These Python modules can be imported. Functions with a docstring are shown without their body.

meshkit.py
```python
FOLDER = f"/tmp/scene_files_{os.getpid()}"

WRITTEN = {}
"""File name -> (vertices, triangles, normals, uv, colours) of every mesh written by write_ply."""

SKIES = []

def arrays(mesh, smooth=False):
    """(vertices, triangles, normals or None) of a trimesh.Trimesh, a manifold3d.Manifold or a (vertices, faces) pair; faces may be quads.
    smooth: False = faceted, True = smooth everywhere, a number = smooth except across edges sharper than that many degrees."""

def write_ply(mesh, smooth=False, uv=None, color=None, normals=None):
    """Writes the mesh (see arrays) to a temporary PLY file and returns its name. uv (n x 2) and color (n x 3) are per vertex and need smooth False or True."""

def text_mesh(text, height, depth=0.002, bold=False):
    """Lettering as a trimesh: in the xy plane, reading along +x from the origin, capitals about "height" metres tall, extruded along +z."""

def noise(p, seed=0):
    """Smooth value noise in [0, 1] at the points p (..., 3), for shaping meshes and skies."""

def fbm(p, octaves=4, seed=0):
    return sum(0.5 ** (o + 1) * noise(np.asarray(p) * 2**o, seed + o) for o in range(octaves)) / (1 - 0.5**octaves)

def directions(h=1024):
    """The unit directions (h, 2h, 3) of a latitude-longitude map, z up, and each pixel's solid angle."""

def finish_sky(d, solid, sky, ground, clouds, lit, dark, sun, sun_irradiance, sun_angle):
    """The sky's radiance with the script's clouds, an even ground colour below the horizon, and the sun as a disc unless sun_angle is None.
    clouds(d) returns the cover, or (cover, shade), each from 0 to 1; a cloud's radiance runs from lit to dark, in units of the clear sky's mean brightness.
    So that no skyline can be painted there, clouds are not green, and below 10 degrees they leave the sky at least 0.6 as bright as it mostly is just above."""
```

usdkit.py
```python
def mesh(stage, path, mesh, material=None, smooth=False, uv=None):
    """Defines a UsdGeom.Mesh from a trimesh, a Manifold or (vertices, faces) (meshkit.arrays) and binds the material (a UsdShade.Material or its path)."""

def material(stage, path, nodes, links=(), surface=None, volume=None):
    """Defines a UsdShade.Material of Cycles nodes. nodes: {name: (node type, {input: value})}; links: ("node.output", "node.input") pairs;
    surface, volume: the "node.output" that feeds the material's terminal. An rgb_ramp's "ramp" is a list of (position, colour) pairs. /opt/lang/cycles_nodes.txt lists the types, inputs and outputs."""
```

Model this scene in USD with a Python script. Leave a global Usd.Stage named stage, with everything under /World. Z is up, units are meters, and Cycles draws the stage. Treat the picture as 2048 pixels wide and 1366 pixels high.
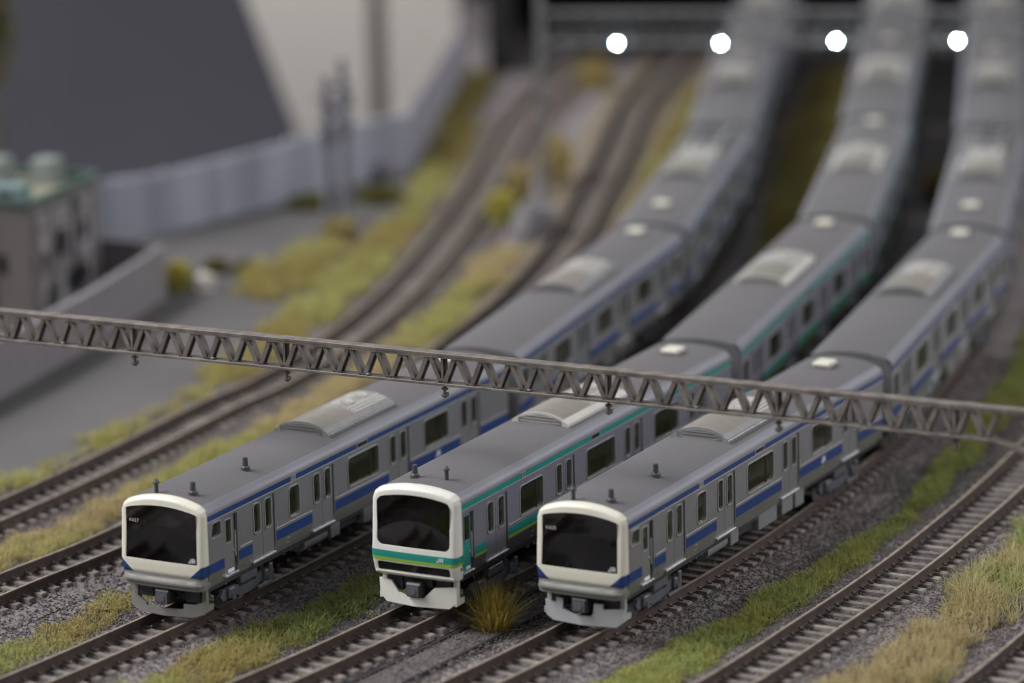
import math
import numpy as np, trimesh
from pxr import Usd, UsdGeom, UsdLux, UsdShade, Gf, Sdf, Vt
from shapely.geometry import Polygon, box as sbox, LineString, Point
from shapely.ops import unary_union
from shapely import affinity, prepare, contains_xy
import manifold3d as m3
import usdkit, meshkit

stage = Usd.Stage.CreateInMemory()
UsdGeom.SetStageUpAxis(stage, UsdGeom.Tokens.z)
UsdGeom.SetStageMetersPerUnit(stage, 1.0)
UsdGeom.Xform.Define(stage, '/World')
stage.SetDefaultPrim(stage.GetPrimAtPath('/World'))
UsdGeom.Scope.Define(stage, '/World/Looks')
K = 0.001          # everything below is written in millimetres of the layout
RNG = np.random.default_rng(7)

# ------------------------------------------------------------------ camera
FPX, PITCH, ROLL, CAMH = 8419.551, 0.2422723, 0.02375346, 254.169
cam = UsdGeom.Camera.Define(stage, '/World/camera')
c_, s_ = math.cos(PITCH), math.sin(PITCH)
Xc = np.array([1.0, 0, 0]); Uc = np.array([0, s_, c_]); Dc = np.array([0, c_, -s_])
cr, sr = math.cos(ROLL), math.sin(ROLL)
right, up = cr * Xc - sr * Uc, sr * Xc + cr * Uc
M4 = Gf.Matrix4d(*right, 0, *up, 0, *(-Dc), 0, 0, 0, CAMH * K, 1)
cam.AddTransformOp().Set(M4)
cam.CreateHorizontalApertureAttr(36.0); cam.CreateVerticalApertureAttr(36.0 * 683 / 1024)
cam.CreateFocalLengthAttr(FPX / 2048 * 36.0)
cam.CreateClippingRangeAttr(Gf.Vec2f(0.05, 60))
cam.CreateFStopAttr(FPX / 2048 * 36.0 / 13.0)
cam.CreateFocusDistanceAttr(0.856)
cam.CreateExposureAttr(0.05)

# ------------------------------------------------------------------ light: the hall's ceiling lamps, lamps added for the backdrop, and its pale walls
dome = UsdLux.DomeLight.Define(stage, '/World/room_light')
usdkit.material(stage, '/World/Looks/room_glow', {'b': ('background_shader', {'color': (0.92, 0.95, 1.0), 'strength': 0.30})}, surface='b.background')
UsdShade.MaterialBindingAPI.Apply(dome.GetPrim()).Bind(UsdShade.Material.Get(stage, '/World/Looks/room_glow'))
LAMP = 18.5
for i_, (x, y) in enumerate(((2.3, -0.7), (2.8, 0.6), (3.0, 1.7), (3.0, 2.8), (-1.6, 0.65), (-2.3, -0.1), (-2.5, 1.2), (-2.8, 2.3), (-1.35, 1.05))):  # the two nearest the cream backdrop are added to brighten it
    l = UsdLux.RectLight.Define(stage, f'/World/overhead_lamp_{i_:02d}')
    l.CreateWidthAttr(0.5); l.CreateHeightAttr(1.25); l.CreateIntensityAttr(LAMP)
    l.CreateColorAttr(Gf.Vec3f(0.99, 0.98, 1.0))
    l.AddTranslateOp().Set((x, y, 1.75))

# ------------------------------------------------------------------ materials
def mat(name, nodes, links=(), surface='p.BSDF'):
    return usdkit.material(stage, '/World/Looks/' + name, nodes, links, surface=surface)

def plain(name, col, rough=0.5, metal=0.0, var=0.12, scale=250.0, bump=0.0, bscale=2500.0, spec=0.5, coat=0.0, island=0.0):
    """A coloured surface with faint mottling (scale per metre)."""
    n = {'g': ('texture_coordinate', {}), 'n': ('noise_texture', {'scale': scale, 'detail': 4.0}),
         'r': ('map_range', {'from_min': 0.3, 'from_max': 0.7, 'to_min': 1 - var, 'to_max': 1 + var}),
         'c': ('mix', {'mix_type': 'multiply', 'fac': 1.0, 'color1': col}),
         'p': ('principled_bsdf', {'roughness': rough, 'metallic': metal, 'specular_ior_level': spec, 'coat_weight': coat, 'coat_roughness': 0.15})}
    k = [('g.object', 'n.vector'), ('n.fac', 'r.value'), ('c.color', 'p.base_color')]
    if island:
        n['gi'] = ('geometry', {}); n['ri'] = ('map_range', {'from_min': 0.0, 'from_max': 1.0, 'to_min': 1 - island, 'to_max': 1 + island})
        n['ml'] = ('math', {'math_type': 'multiply'})
        k += [('gi.random_per_island', 'ri.value'), ('ri.result', 'ml.value1'), ('r.result', 'ml.value2'), ('ml.value', 'c.color2')]
    else:
        k += [('r.result', 'c.color2')]
    if bump:
        n['bn'] = ('noise_texture', {'scale': bscale, 'detail': 3.0}); n['b'] = ('bump', {'strength': 1.0, 'distance': bump})
        k += [('g.object', 'bn.vector'), ('bn.fac', 'b.height'), ('b.normal', 'p.normal')]
    return mat(name, n, k)

M = {}
M['steel'] = plain('brushed_steel', (0.25, 0.25, 0.26), 0.34, 0.5, 0.07, 120)
M['steel_dark'] = plain('skirt_steel', (0.25, 0.25, 0.23), 0.38, 0.55, 0.06, 120)
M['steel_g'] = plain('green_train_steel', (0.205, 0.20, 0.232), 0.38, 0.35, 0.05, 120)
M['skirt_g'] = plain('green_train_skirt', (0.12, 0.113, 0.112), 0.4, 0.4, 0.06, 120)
M['bright'] = plain('bright_trim', (0.55, 0.55, 0.57), 0.38, 0.75, 0.04)
M['shoulder'] = plain('shoulder_steel', (0.19, 0.19, 0.215), 0.5, 0.25, 0.04, 120)
M['roof'] = plain('roof_grey', (0.108, 0.104, 0.106), 0.6, 0.0, 0.06, 60, spec=0.25)
M['endgrey'] = plain('end_grey', (0.13, 0.13, 0.135), 0.5, 0.0, 0.05)
M['ivory'] = plain('ivory_paint', (0.59, 0.57, 0.475), 0.32, 0, 0.02, spec=0.5, coat=0.15)
M['white'] = plain('white_paint', (0.60, 0.59, 0.53), 0.32, 0, 0.02, coat=0.15)
M['bumper'] = plain('bumper_grey', (0.185, 0.18, 0.163), 0.5, 0.1, 0.04)
M['plough_grey'] = plain('plough_grey', (0.33, 0.33, 0.34), 0.5, 0, 0.04)
M['blue'] = plain('blue_band', (0.011, 0.036, 0.14), 0.4, 0, 0.04)
M['teal'] = plain('teal_band', (0.012, 0.20, 0.165), 0.4, 0, 0.04)
M['lime'] = plain('lime_band', (0.19, 0.34, 0.03), 0.4, 0, 0.04)
M['print'] = plain('white_print', (0.75, 0.75, 0.78), 0.5, 0, 0.02)
M['printgrey'] = plain('grey_print', (0.42, 0.42, 0.46), 0.5, 0, 0.02)
M['darkmark'] = plain('dark_print', (0.10, 0.10, 0.10), 0.5, 0, 0.02)
M['ac_steel'] = plain('cooler_stainless', (0.235, 0.215, 0.185), 0.42, 0.35, 0.08, 500)
M['ac_grille'] = plain('cooler_grille', (0.27, 0.262, 0.25), 0.5, 0.25, 0.35, 900)
M['ac_grey'] = plain('cooler_front', (0.15, 0.15, 0.142), 0.5, 0.1, 0.05)
M['ac_white'] = plain('cooler_ivory', (0.42, 0.41, 0.375), 0.4, 0, 0.05)
M['ac_trim'] = plain('cooler_trim', (0.30, 0.30, 0.305), 0.38, 0.5, 0.1, 600)
M['vent'] = plain('vent_cream', (0.52, 0.495, 0.41), 0.45, 0, 0.04)
M['antenna'] = plain('antenna_grey', (0.045, 0.045, 0.05), 0.5, 0, 0.08)
M['bogie'] = plain('bogie_grey', (0.085, 0.088, 0.10), 0.5, 0, 0.12, 600)
M['bogie_dark'] = plain('bogie_black', (0.035, 0.035, 0.04), 0.5, 0, 0.12, 600)
M['box'] = plain('equipment_grey', (0.17, 0.175, 0.178), 0.5, 0, 0.06, 300)
M['black'] = plain('black_plastic', (0.02, 0.02, 0.02), 0.5, 0, 0.1)
M['wheel'] = plain('wheel_metal', (0.62, 0.61, 0.60), 0.18, 1.0, 0.05)
M['seat'] = plain('seat_olive', (0.62, 0.62, 0.32), 0.6, 0, 0.1)
M['cabin'] = plain('cabin_dark', (0.045, 0.045, 0.04), 0.6, 0, 0.1)
M['truss'] = plain('weathered_steel', (0.130, 0.113, 0.097), 0.55, 0.1, 0.4, 350, bump=0.00004, bscale=1800)
M['truss_far'] = plain('gantry_grey', (0.15, 0.147, 0.15), 0.55, 0.1, 0.12, 400)
M['sleeper'] = plain('sleeper_concrete', (0.150, 0.128, 0.115), 0.8, 0, 0.28, 700, bump=0.00006, bscale=3000)
M['sleeper_b'] = plain('sleeper_dusty', (0.128, 0.112, 0.104), 0.8, 0, 0.28, 700, bump=0.00006, bscale=3000)
M['sleeper_c'] = plain('sleeper_pale', (0.205, 0.182, 0.158), 0.8, 0, 0.28, 700, bump=0.00006, bscale=3000)
M['clip'] = plain('rail_clip', (0.16, 0.13, 0.11), 0.5, 0.1, 0.3, 900, island=0.5)
M['paving'] = plain('paved_grey', (0.074, 0.070, 0.069), 0.8, 0, 0.10, 25, bump=0.00003, bscale=2500)
M['earth'] = None
M['trough'] = plain('trough_grey', (0.085, 0.075, 0.07), 0.85, 0, 0.35, 300, bump=0.0002, bscale=1500)
M['fence'] = plain('fence_lilac', (0.50, 0.515, 0.58), 0.55, 0, 0.05, 60)
M['fence_b'] = plain('fence_lilac_dull', (0.42, 0.43, 0.495), 0.55, 0, 0.05, 60)
M['fence_far'] = plain('fence_lilac_dark', (0.27, 0.265, 0.30), 0.6, 0, 0.12, 60)  # darker lilac-grey for the far fence sections
M['lowwall'] = plain('yard_wall', (0.165, 0.152, 0.162), 0.7, 0, 0.06, 100)
M['brown'] = plain('yard_earth', (0.055, 0.042, 0.03), 0.9, 0, 0.2, 200)
M['bstone'] = plain('building_stone', (0.19, 0.178, 0.186), 0.7, 0, 0.4, 110)
M['bstone_dark'] = plain('building_brown', (0.10, 0.09, 0.085), 0.7, 0, 0.12, 300)
M['copper'] = plain('copper_green', (0.05, 0.088, 0.074), 0.6, 0, 0.12, 300)
M['copper_pale'] = plain('pale_teal', (0.12, 0.175, 0.175), 0.6, 0, 0.08, 300)
M['flatroof'] = plain('flat_roof', (0.20, 0.195, 0.13), 0.8, 0, 0.12, 300)
M['rooftank'] = plain('roof_tank', (0.17, 0.19, 0.175), 0.6, 0, 0.06, 300)
M['window'] = plain('window_dark', (0.02, 0.02, 0.022), 0.25, 0, 0.05)
M['pole'] = plain('pole_grey', (0.16, 0.16, 0.185), 0.5, 0.2, 0.08, 300)
M['rock'] = plain('grey_rock', (0.13, 0.125, 0.13), 0.8, 0, 0.2, 300)
M['rock_pale'] = plain('pale_rock', (0.48, 0.45, 0.42), 0.8, 0, 0.15, 300)
M['floor'] = plain('hall_floor', (0.285, 0.265, 0.24), 0.6, 0, 0.04, 1.5)
M['carpet'] = plain('board_grey', (0.052, 0.051, 0.066), 0.7, 0, 0.12, 9.0)
M['cream'] = plain('backdrop_cream', (0.80, 0.755, 0.69), 0.8, 0, 0.04, 4.0)
M['post'] = plain('stand_post', (0.28, 0.255, 0.22), 0.6, 0, 0.05, 5)
M['tunnel'] = plain('tunnel_black', (0.012, 0.011, 0.011), 0.9, 0, 0.2, 50)
M['board'] = plain('board_edge', (0.12, 0.10, 0.08), 0.7, 0, 0.1, 20)
M['trunk'] = plain('trunk_brown', (0.08, 0.07, 0.05), 0.8, 0, 0.2, 200)
M['lamp'] = mat('lit_lamp', {'e': ('emission', {'color': (0.72, 0.97, 1.0), 'strength': 230.0})}, surface='e.emission')

# rails: brown sides, worn tan top
M['rail'] = mat('rail_steel', {
    'g': ('geometry', {}), 's': ('separate_xyz', {}), 'r': ('rgb_ramp', {'ramp': [(0.0, (0, 0, 0)), (0.86, (0, 0, 0)), (0.93, (1, 1, 1)), (1.0, (1, 1, 1))]}),
    't': ('texture_coordinate', {}), 'n': ('noise_texture', {'scale': 350.0, 'detail': 4.0}), 'w': ('map_range', {'from_min': 0.3, 'from_max': 0.7, 'to_min': 0.7, 'to_max': 1.25}),
    'z': ('separate_xyz', {}), 'zr': ('map_range', {'from_min': -0.0004, 'from_max': -0.0001, 'to_min': 0.0, 'to_max': 1.0, 'clamp': True}), 'mm': ('math', {'math_type': 'multiply'}),
    'c': ('mix', {'color1': (0.060, 0.040, 0.034), 'color2': (0.30, 0.25, 0.19)}), 'm': ('mix', {'mix_type': 'multiply', 'fac': 1.0}),
    'mr': ('map_range', {'to_min': 0.0, 'to_max': 0.25}), 'rr': ('map_range', {'to_min': 0.55, 'to_max': 0.45}), 'p': ('principled_bsdf', {})},
    [('g.normal', 's.vector'), ('s.z', 'r.fac'), ('t.object', 'n.vector'), ('n.fac', 'w.value'), ('g.position', 'z.vector'), ('z.z', 'zr.value'), ('r.color', 'mm.value1'), ('zr.result', 'mm.value2'),
     ('mm.value', 'c.fac'), ('c.color', 'm.color1'), ('w.result', 'm.color2'), ('m.color', 'p.base_color'), ('mm.value', 'mr.value'), ('mr.result', 'p.metallic'), ('mm.value', 'rr.value'), ('rr.result', 'p.roughness')])

# ballast stones and the bed under them
def gravel(name, cols, bump):
    n = {'g': ('geometry', {}), 't': ('texture_coordinate', {}), 'v': ('voronoi_texture', {'scale': 1500.0}) if False else ('noise_texture', {'scale': 1400.0, 'detail': 3.0, 'roughness': 0.7}),
         'n': ('noise_texture', {'scale': 45.0, 'detail': 3.0}), 'r': ('rgb_ramp', {'ramp': cols}), 'w': ('map_range', {'from_min': 0.3, 'from_max': 0.7, 'to_min': 0.8, 'to_max': 1.2}),
         'm': ('mix', {'mix_type': 'multiply', 'fac': 1.0}), 'p': ('principled_bsdf', {'roughness': 0.85, 'specular_ior_level': 0.3})}
    k = [('t.object', 'n.vector'), ('n.fac', 'w.value'), ('r.color', 'm.color1'), ('w.result', 'm.color2'), ('m.color', 'p.base_color'), ('t.object', 'v.vector')]
    if bump:
        n['b'] = ('bump', {'strength': 1.0, 'distance': bump}); k += [('v.fac', 'b.height'), ('b.normal', 'p.normal'), ('v.fac', 'r.fac')]
    else:
        k += [('g.random_per_island', 'r.fac')]
    return mat(name, n, k)
M['stones'] = gravel('ballast_stones', [(0, (0.115, 0.099, 0.095)), (0.35, (0.165, 0.146, 0.142)), (0.7, (0.215, 0.194, 0.19)), (1, (0.33, 0.30, 0.295))], 0)
M['earth'] = gravel('layout_earth', [(0.25, (0.08, 0.07, 0.072)), (0.5, (0.17, 0.153, 0.157)), (0.75, (0.28, 0.26, 0.268))], 0.0004)
M['bed'] = gravel('ballast_bed', [(0.25, (0.10, 0.086, 0.083)), (0.5, (0.175, 0.155, 0.152)), (0.75, (0.26, 0.235, 0.232))], 0.0005)

def leafy(name, ramp, patch, scale=28.0, lo=0.42, hi=0.58):
    """Blades coloured one by one out of two palettes that give way to each other in patches."""
    return mat(name, {'g': ('geometry', {}), 't': ('texture_coordinate', {}), 'n': ('noise_texture', {'scale': scale, 'detail': 2.0}),
        'f': ('map_range', {'from_min': lo, 'from_max': hi, 'to_min': 0.0, 'to_max': 1.0, 'clamp': True}),
        'a': ('rgb_ramp', {'ramp': ramp}), 'b': ('rgb_ramp', {'ramp': patch}), 'm': ('mix', {}),
        'p': ('principled_bsdf', {'roughness': 0.6, 'specular_ior_level': 0.25}), 'tr': ('translucent_bsdf', {}), 'x': ('mix_closure', {'fac': 0.45})},
        [('t.object', 'n.vector'), ('n.fac', 'f.value'), ('f.result', 'm.fac'), ('g.random_per_island', 'a.fac'), ('g.random_per_island', 'b.fac'),
         ('a.color', 'm.color1'), ('b.color', 'm.color2'), ('m.color', 'p.base_color'), ('m.color', 'tr.color'), ('p.BSDF', 'x.closure1'), ('tr.BSDF', 'x.closure2')], surface='x.closure')
GREEN = [(0, (0.32, 0.36, 0.12)), (0.35, (0.62, 0.65, 0.26)), (0.7, (0.84, 0.81, 0.42)), (1, (0.93, 0.88, 0.58))]
LIME = [(0, (0.40, 0.38, 0.14)), (0.6, (0.66, 0.62, 0.29)), (1, (0.84, 0.76, 0.45))]
OLIVE = [(0, (0.36, 0.30, 0.11)), (0.5, (0.62, 0.53, 0.22)), (1, (0.82, 0.71, 0.38))]
STRAW = [(0, (0.46, 0.38, 0.20)), (0.5, (0.76, 0.65, 0.38)), (1, (0.92, 0.83, 0.57))]
MUSTARD = [(0, (0.46, 0.36, 0.08)), (0.5, (0.74, 0.60, 0.20)), (1, (0.88, 0.76, 0.38))]
M['g_green'] = leafy('grass_green', GREEN, [(0, (0.34, 0.34, 0.10)), (0.5, (0.68, 0.60, 0.22)), (1, (0.92, 0.80, 0.42))], 70, 0.35, 0.62)
M['g_lime'] = leafy('grass_lime_olive', LIME, OLIVE, 16, 0.38, 0.52)
M['g_olive'] = leafy('grass_olive', OLIVE, LIME, 16, 0.52, 0.64)
M['g_mix'] = leafy('grass_green_olive', GREEN, OLIVE, 24, 0.36, 0.6)
M['g_straw'] = leafy('grass_straw', STRAW, OLIVE, 30, 0.5, 0.75)
M['g_strawgreen'] = leafy('grass_straw_green', STRAW, GREEN, 12, 0.50, 0.56)
M['g_strawlime'] = leafy('grass_straw_lime', STRAW, LIME, 10, 0.46, 0.56)
M['g_mustard'] = leafy('grass_mustard', MUSTARD, OLIVE, 60, 0.6, 0.8)
M['l_yellow'] = leafy('leaf_yellow', [(0, (0.45, 0.42, 0.10)), (1, (0.68, 0.63, 0.22))], MUSTARD, 60, 0.6, 0.8)
M['l_mustard'] = leafy('leaf_mustard', [(0, (0.36, 0.29, 0.10)), (1, (0.62, 0.52, 0.24))], STRAW, 90, 0.4, 0.7)
M['l_olive'] = leafy('leaf_olive', [(0, (0.12, 0.11, 0.03)), (1, (0.30, 0.27, 0.09))], OLIVE, 60, 0.6, 0.9)

def glass(name, tint, fac_lo, gloss=(0.9, 0.9, 0.9), rough=0.04):
    return mat(name, {'t': ('transparent_bsdf', {'color': tint}), 'g': ('glossy_bsdf', {'color': gloss, 'roughness': rough}), 'f': ('fresnel', {'IOR': 1.5}), 'x': ('mix_closure', {})},
               [('f.fac', 'x.fac'), ('t.BSDF', 'x.closure1'), ('g.BSDF', 'x.closure2')], surface='x.closure')
def tinted(name, tint, body, haze):
    """A moulded clear plastic window strip, faintly coloured and hazy."""
    return mat(name, {'t': ('transparent_bsdf', {'color': tint}), 'd': ('diffuse_bsdf', {'color': body}), 'g': ('glossy_bsdf', {'color': (0.9, 0.9, 0.9), 'roughness': 0.05}), 'f': ('fresnel', {'IOR': 1.5}), 'h': ('mix_closure', {'fac': haze}), 'x': ('mix_closure', {})},
               [('t.BSDF', 'h.closure1'), ('d.BSDF', 'h.closure2'), ('f.fac', 'x.fac'), ('h.closure', 'x.closure1'), ('g.BSDF', 'x.closure2')], surface='x.closure')
M['pane'] = tinted('window_glass', (0.86, 0.89, 0.72), (0.10, 0.11, 0.05), 0.15)  # tinted plastic; the olive haze also stands in for light inside the cars
M['cabglass'] = tinted('cab_glass', (0.30, 0.30, 0.28), (0.01, 0.01, 0.011), 0.04)
M['blackglass'] = plain('black_glass', (0.008, 0.008, 0.009), 0.12, 0, 0.0)

# ------------------------------------------------------------------ mesh helpers (mm)
class MB:
    def __init__(s): s.v, s.f, s.n = [], [], 0
    def add(s, v, f):
        v = np.asarray(v, float); f = np.asarray(f, int)
        if f.ndim == 2 and f.shape[1] == 4: f = np.vstack([f[:, [0, 1, 2]], f[:, [0, 2, 3]]])
        s.v.append(v); s.f.append(f + s.n); s.n += len(v); return s
    def tm(s, m): return s.add(m.vertices, m.faces)
    def box(s, x0, x1, y0, y1, z0, z1, ch=0.0):
        if ch:
            pts = []
            for a in (0, 1):
                for b in (0, 1):
                    for c in (0, 1):
                        p = [(x0, x1)[a], (y0, y1)[b], (z0, z1)[c]]; q = [(1, -1)[a] * ch, (1, -1)[b] * ch, (1, -1)[c] * ch]
                        for i in range(3):
                            r = list(p)
                            for j in range(3):
                                if j != i: r[j] += q[j]
                            pts.append(r)
            return s.tm(trimesh.convex.convex_hull(np.array(pts)))
        v = [(x, y, z) for x in (x0, x1) for y in (y0, y1) for z in (z0, z1)]
        return s.add(v, [(0, 1, 3, 2), (4, 6, 7, 5), (0, 4, 5, 1), (2, 3, 7, 6), (0, 2, 6, 4), (1, 5, 7, 3)])
    def cyl(s, a, b, r0, r1=None, n=16):
        a, b = np.array(a, float), np.array(b, float); r1 = r0 if r1 is None else r1
        d = (b - a) / np.linalg.norm(b - a); u = np.cross(d, [0, 0, 1.0] if abs(d[2]) < 0.9 else [1.0, 0, 0]); u /= np.linalg.norm(u); w = np.cross(d, u)
        t = np.arange(n) / n * 2 * np.pi; ring = np.cos(t)[:, None] * u + np.sin(t)[:, None] * w
        v = np.vstack([a + ring * r0, b + ring * r1, a + ring * r0, b + ring * r1, [a], [b]])
        i = np.arange(n); j = (i + 1) % n
        f = np.vstack([np.c_[i, j, n + j], np.c_[i, n + j, n + i], np.c_[np.full(n, 4 * n), 2 * n + j, 2 * n + i], np.c_[np.full(n, 4 * n + 1), 3 * n + i, 3 * n + j]])
        return s.add(v, f)
    def bar(s, a, b, w, h, roll=None):
        """A rectangular bar from a to b, w along the second axis `roll`, h across."""
        a, b = np.array(a, float), np.array(b, float); d = (b - a) / np.linalg.norm(b - a)
        u = np.array(roll if roll is not None else (0, 0, 1.0)); u = u - d * (u @ d); u /= np.linalg.norm(u); t = np.cross(d, u)
        v = [p + i * u * w / 2 + j * t * h / 2 for p in (a, b) for i in (-1, 1) for j in (-1, 1)]
        return s.add(v, [(0, 1, 3, 2), (4, 6, 7, 5), (0, 4, 5, 1), (2, 3, 7, 6), (0, 2, 6, 4), (1, 5, 7, 3)])
    def poly(s, pg, d, place):
        """Extrudes a shapely polygon by d; place maps (u, v, w) columns to xyz."""
        for g in getattr(pg, 'geoms', [pg]):
            if g.is_empty or g.area < 1e-6: continue
            m = trimesh.creation.extrude_polygon(g, d, engine='earcut'); s.add(place(m.vertices), m.faces)
        return s
    def sweep(s, path, prof, closed=True):
        """Sweeps a profile (lateral, z) along an xy polyline given with headings: path = (x, y, h)."""
        x, y, h = path; P = np.asarray(prof, float); n, k = len(x), len(P)
        v = np.stack([x[:, None] + P[None, :, 0] * np.cos(h)[:, None], y[:, None] - P[None, :, 0] * np.sin(h)[:, None], np.broadcast_to(P[None, :, 1], (n, k))], -1).reshape(-1, 3)
        i = np.arange(n - 1)[:, None] * k; kk = np.arange(k if closed else k - 1)[None]; j = (kk + 1) % k
        f = np.stack([i + kk, i + k + kk, i + k + j, i + j], -1).reshape(-1, 4)
        return s.add(v, f[:, ::-1])
    def out(s): return np.vstack(s.v), np.vstack(s.f)

used = {}
def path_for(name, parent):
    base = (str(parent.GetPath()) if parent is not None else '/World')
    key = base + '/' + name; i = used.get(key, -1) + 1; used[key] = i
    return key if i == 0 else f'{key}_{i:03d}'
def tag(p, label=None, cat=None, group=None, kind=None):
    for k, v in (('label', label), ('category', cat), ('group', group), ('kind', kind)):
        if v: p.SetCustomDataByKey(k, v)
    return p
def obj(name, mb, m, parent=None, smooth=False, fix=True):
    v, f = mb.out() if isinstance(mb, MB) else (mb if isinstance(mb, tuple) else (np.asarray(mb.vertices), np.asarray(mb.faces)))
    tmm = trimesh.Trimesh(v * K, f, process=False)
    if fix and len(f) < 60000:
        tmm = trimesh.Trimesh(v * K, f, process=False); tmm.merge_vertices(digits_vertex=7)
        try: trimesh.repair.fix_normals(tmm, multibody=True)
        except Exception: pass
    return usdkit.mesh(stage, path_for(name, parent), tmm, M[m] if isinstance(m, str) else m, smooth=smooth).GetPrim()
def thing(name, label, cat, loc=(0, 0, 0), rotz=0.0, group=None):
    x = UsdGeom.Xform.Define(stage, path_for(name, None)); x.AddTranslateOp().Set(Gf.Vec3d(*(np.array(loc, float) * K))); x.AddRotateZOp().Set(math.degrees(rotz))
    return tag(x.GetPrim(), label, cat, group)
def copy_of(src, name, label, cat, loc, rotz, group):
    x = UsdGeom.Xform.Define(stage, path_for(name, None)); p = x.GetPrim()
    p.GetReferences().AddInternalReference(src.GetPath()); p.SetInstanceable(True)
    x.ClearXformOpOrder()
    x.AddTranslateOp().Set(Gf.Vec3d(*(np.array(loc, float) * K))); x.AddRotateZOp().Set(math.degrees(rotz))
    return tag(p, label, cat, group)

# ------------------------------------------------------------------ the lines of the tracks
TT = np.arange(-400, 1000, 2.0)
def track_line(X, Y, ph, k1, k2):
    w = np.clip((TT - 150) / 150, 0, 1); kap = (k1 + (k2 - k1) * w) * 1e-3
    h = np.concatenate([[0], np.cumsum((kap[1:] + kap[:-1]))]); h = ph - (h - h[200])
    dx, dy = np.sin(h), np.cos(h)
    x = np.concatenate([[0], np.cumsum(dx[1:] + dx[:-1])]); y = np.concatenate([[0], np.cumsum(dy[1:] + dy[:-1])])
    return X + x - x[200], Y + y - y[200], h
LINE = {'L': track_line(-61.89225, 818.43841, 0.5413994, 1.158394, 0.828687),
        'M': track_line(-11.900446, 818.821807, 0.549372, 1.3240957, 0.7857307)}
def offset_line(base, table, t0=None):
    """The line that runs beside another one; table = (arc length, offset to the right)."""
    from scipy.interpolate import PchipInterpolator
    x, y, h = LINE[base]; a = np.array(table, float)
    o = PchipInterpolator(a[:, 0], a[:, 1], extrapolate=False)(np.clip(TT, a[0, 0], a[-1, 0]))
    px, py = x + o * np.cos(h), y - o * np.sin(h)
    d = np.concatenate([[0], np.cumsum(np.hypot(np.diff(px), np.diff(py)))])
    d -= d[np.argmin((px - t0[0]) ** 2 + (py - t0[1]) ** 2)] if t0 else np.interp(0, TT, d)
    px, py = np.interp(TT, d, px), np.interp(TT, d, py)
    hh = np.arctan2(np.gradient(px), np.gradient(py)); return px, py, hh
LINE['L0'], LINE['M0'] = LINE['L'], LINE['M']
LINE['L'] = offset_line('L0', [(-400, 0), (250, 0), (412, -2), (478, -1), (548, 6), (620, 16), (760, 38), (1000, 80)], (-61.89225, 818.43841))
LINE['M'] = offset_line('M0', [(-400, 0), (250, 0), (406, -1), (470, 2), (566, 12), (640, 24), (760, 46), (1000, 90)], (-11.900446, 818.821807))
LINE['R'] = offset_line('M', [(-400, 33), (-90, 33.9), (-14, 34.5), (62, 35), (138, 35.2), (216, 35.0), (294, 33.6), (370, 33), (460, 33), (1000, 33)], (20.42, 805.297))
LINE['A'] = offset_line('L0', [(-400, -78), (44, -78), (114, -77.7), (140, -77), (165, -74), (228, -72), (286, -73), (342, -74.8), (404, -75.5), (506, -73), (582, -62), (640, -50), (700, -36), (1000, 20)])
LINE['B'] = offset_line('L0', [(-400, -45), (-10, -44.5), (22, -42.8), (216, -41.2), (290, -39.8), (345, -40.2), (400, -41.5), (440, -40.8), (540, -35.5), (594, -26), (640, -14), (700, 2), (1000, 60)])
LINE['C'] = offset_line('R', [(-400, 44), (-34, 41.9), (-12, 41.0), (8, 40.1), (30, 39.7), (54, 39.3), (80, 38.8), (120, 38.6), (1000, 38.6)])
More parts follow.
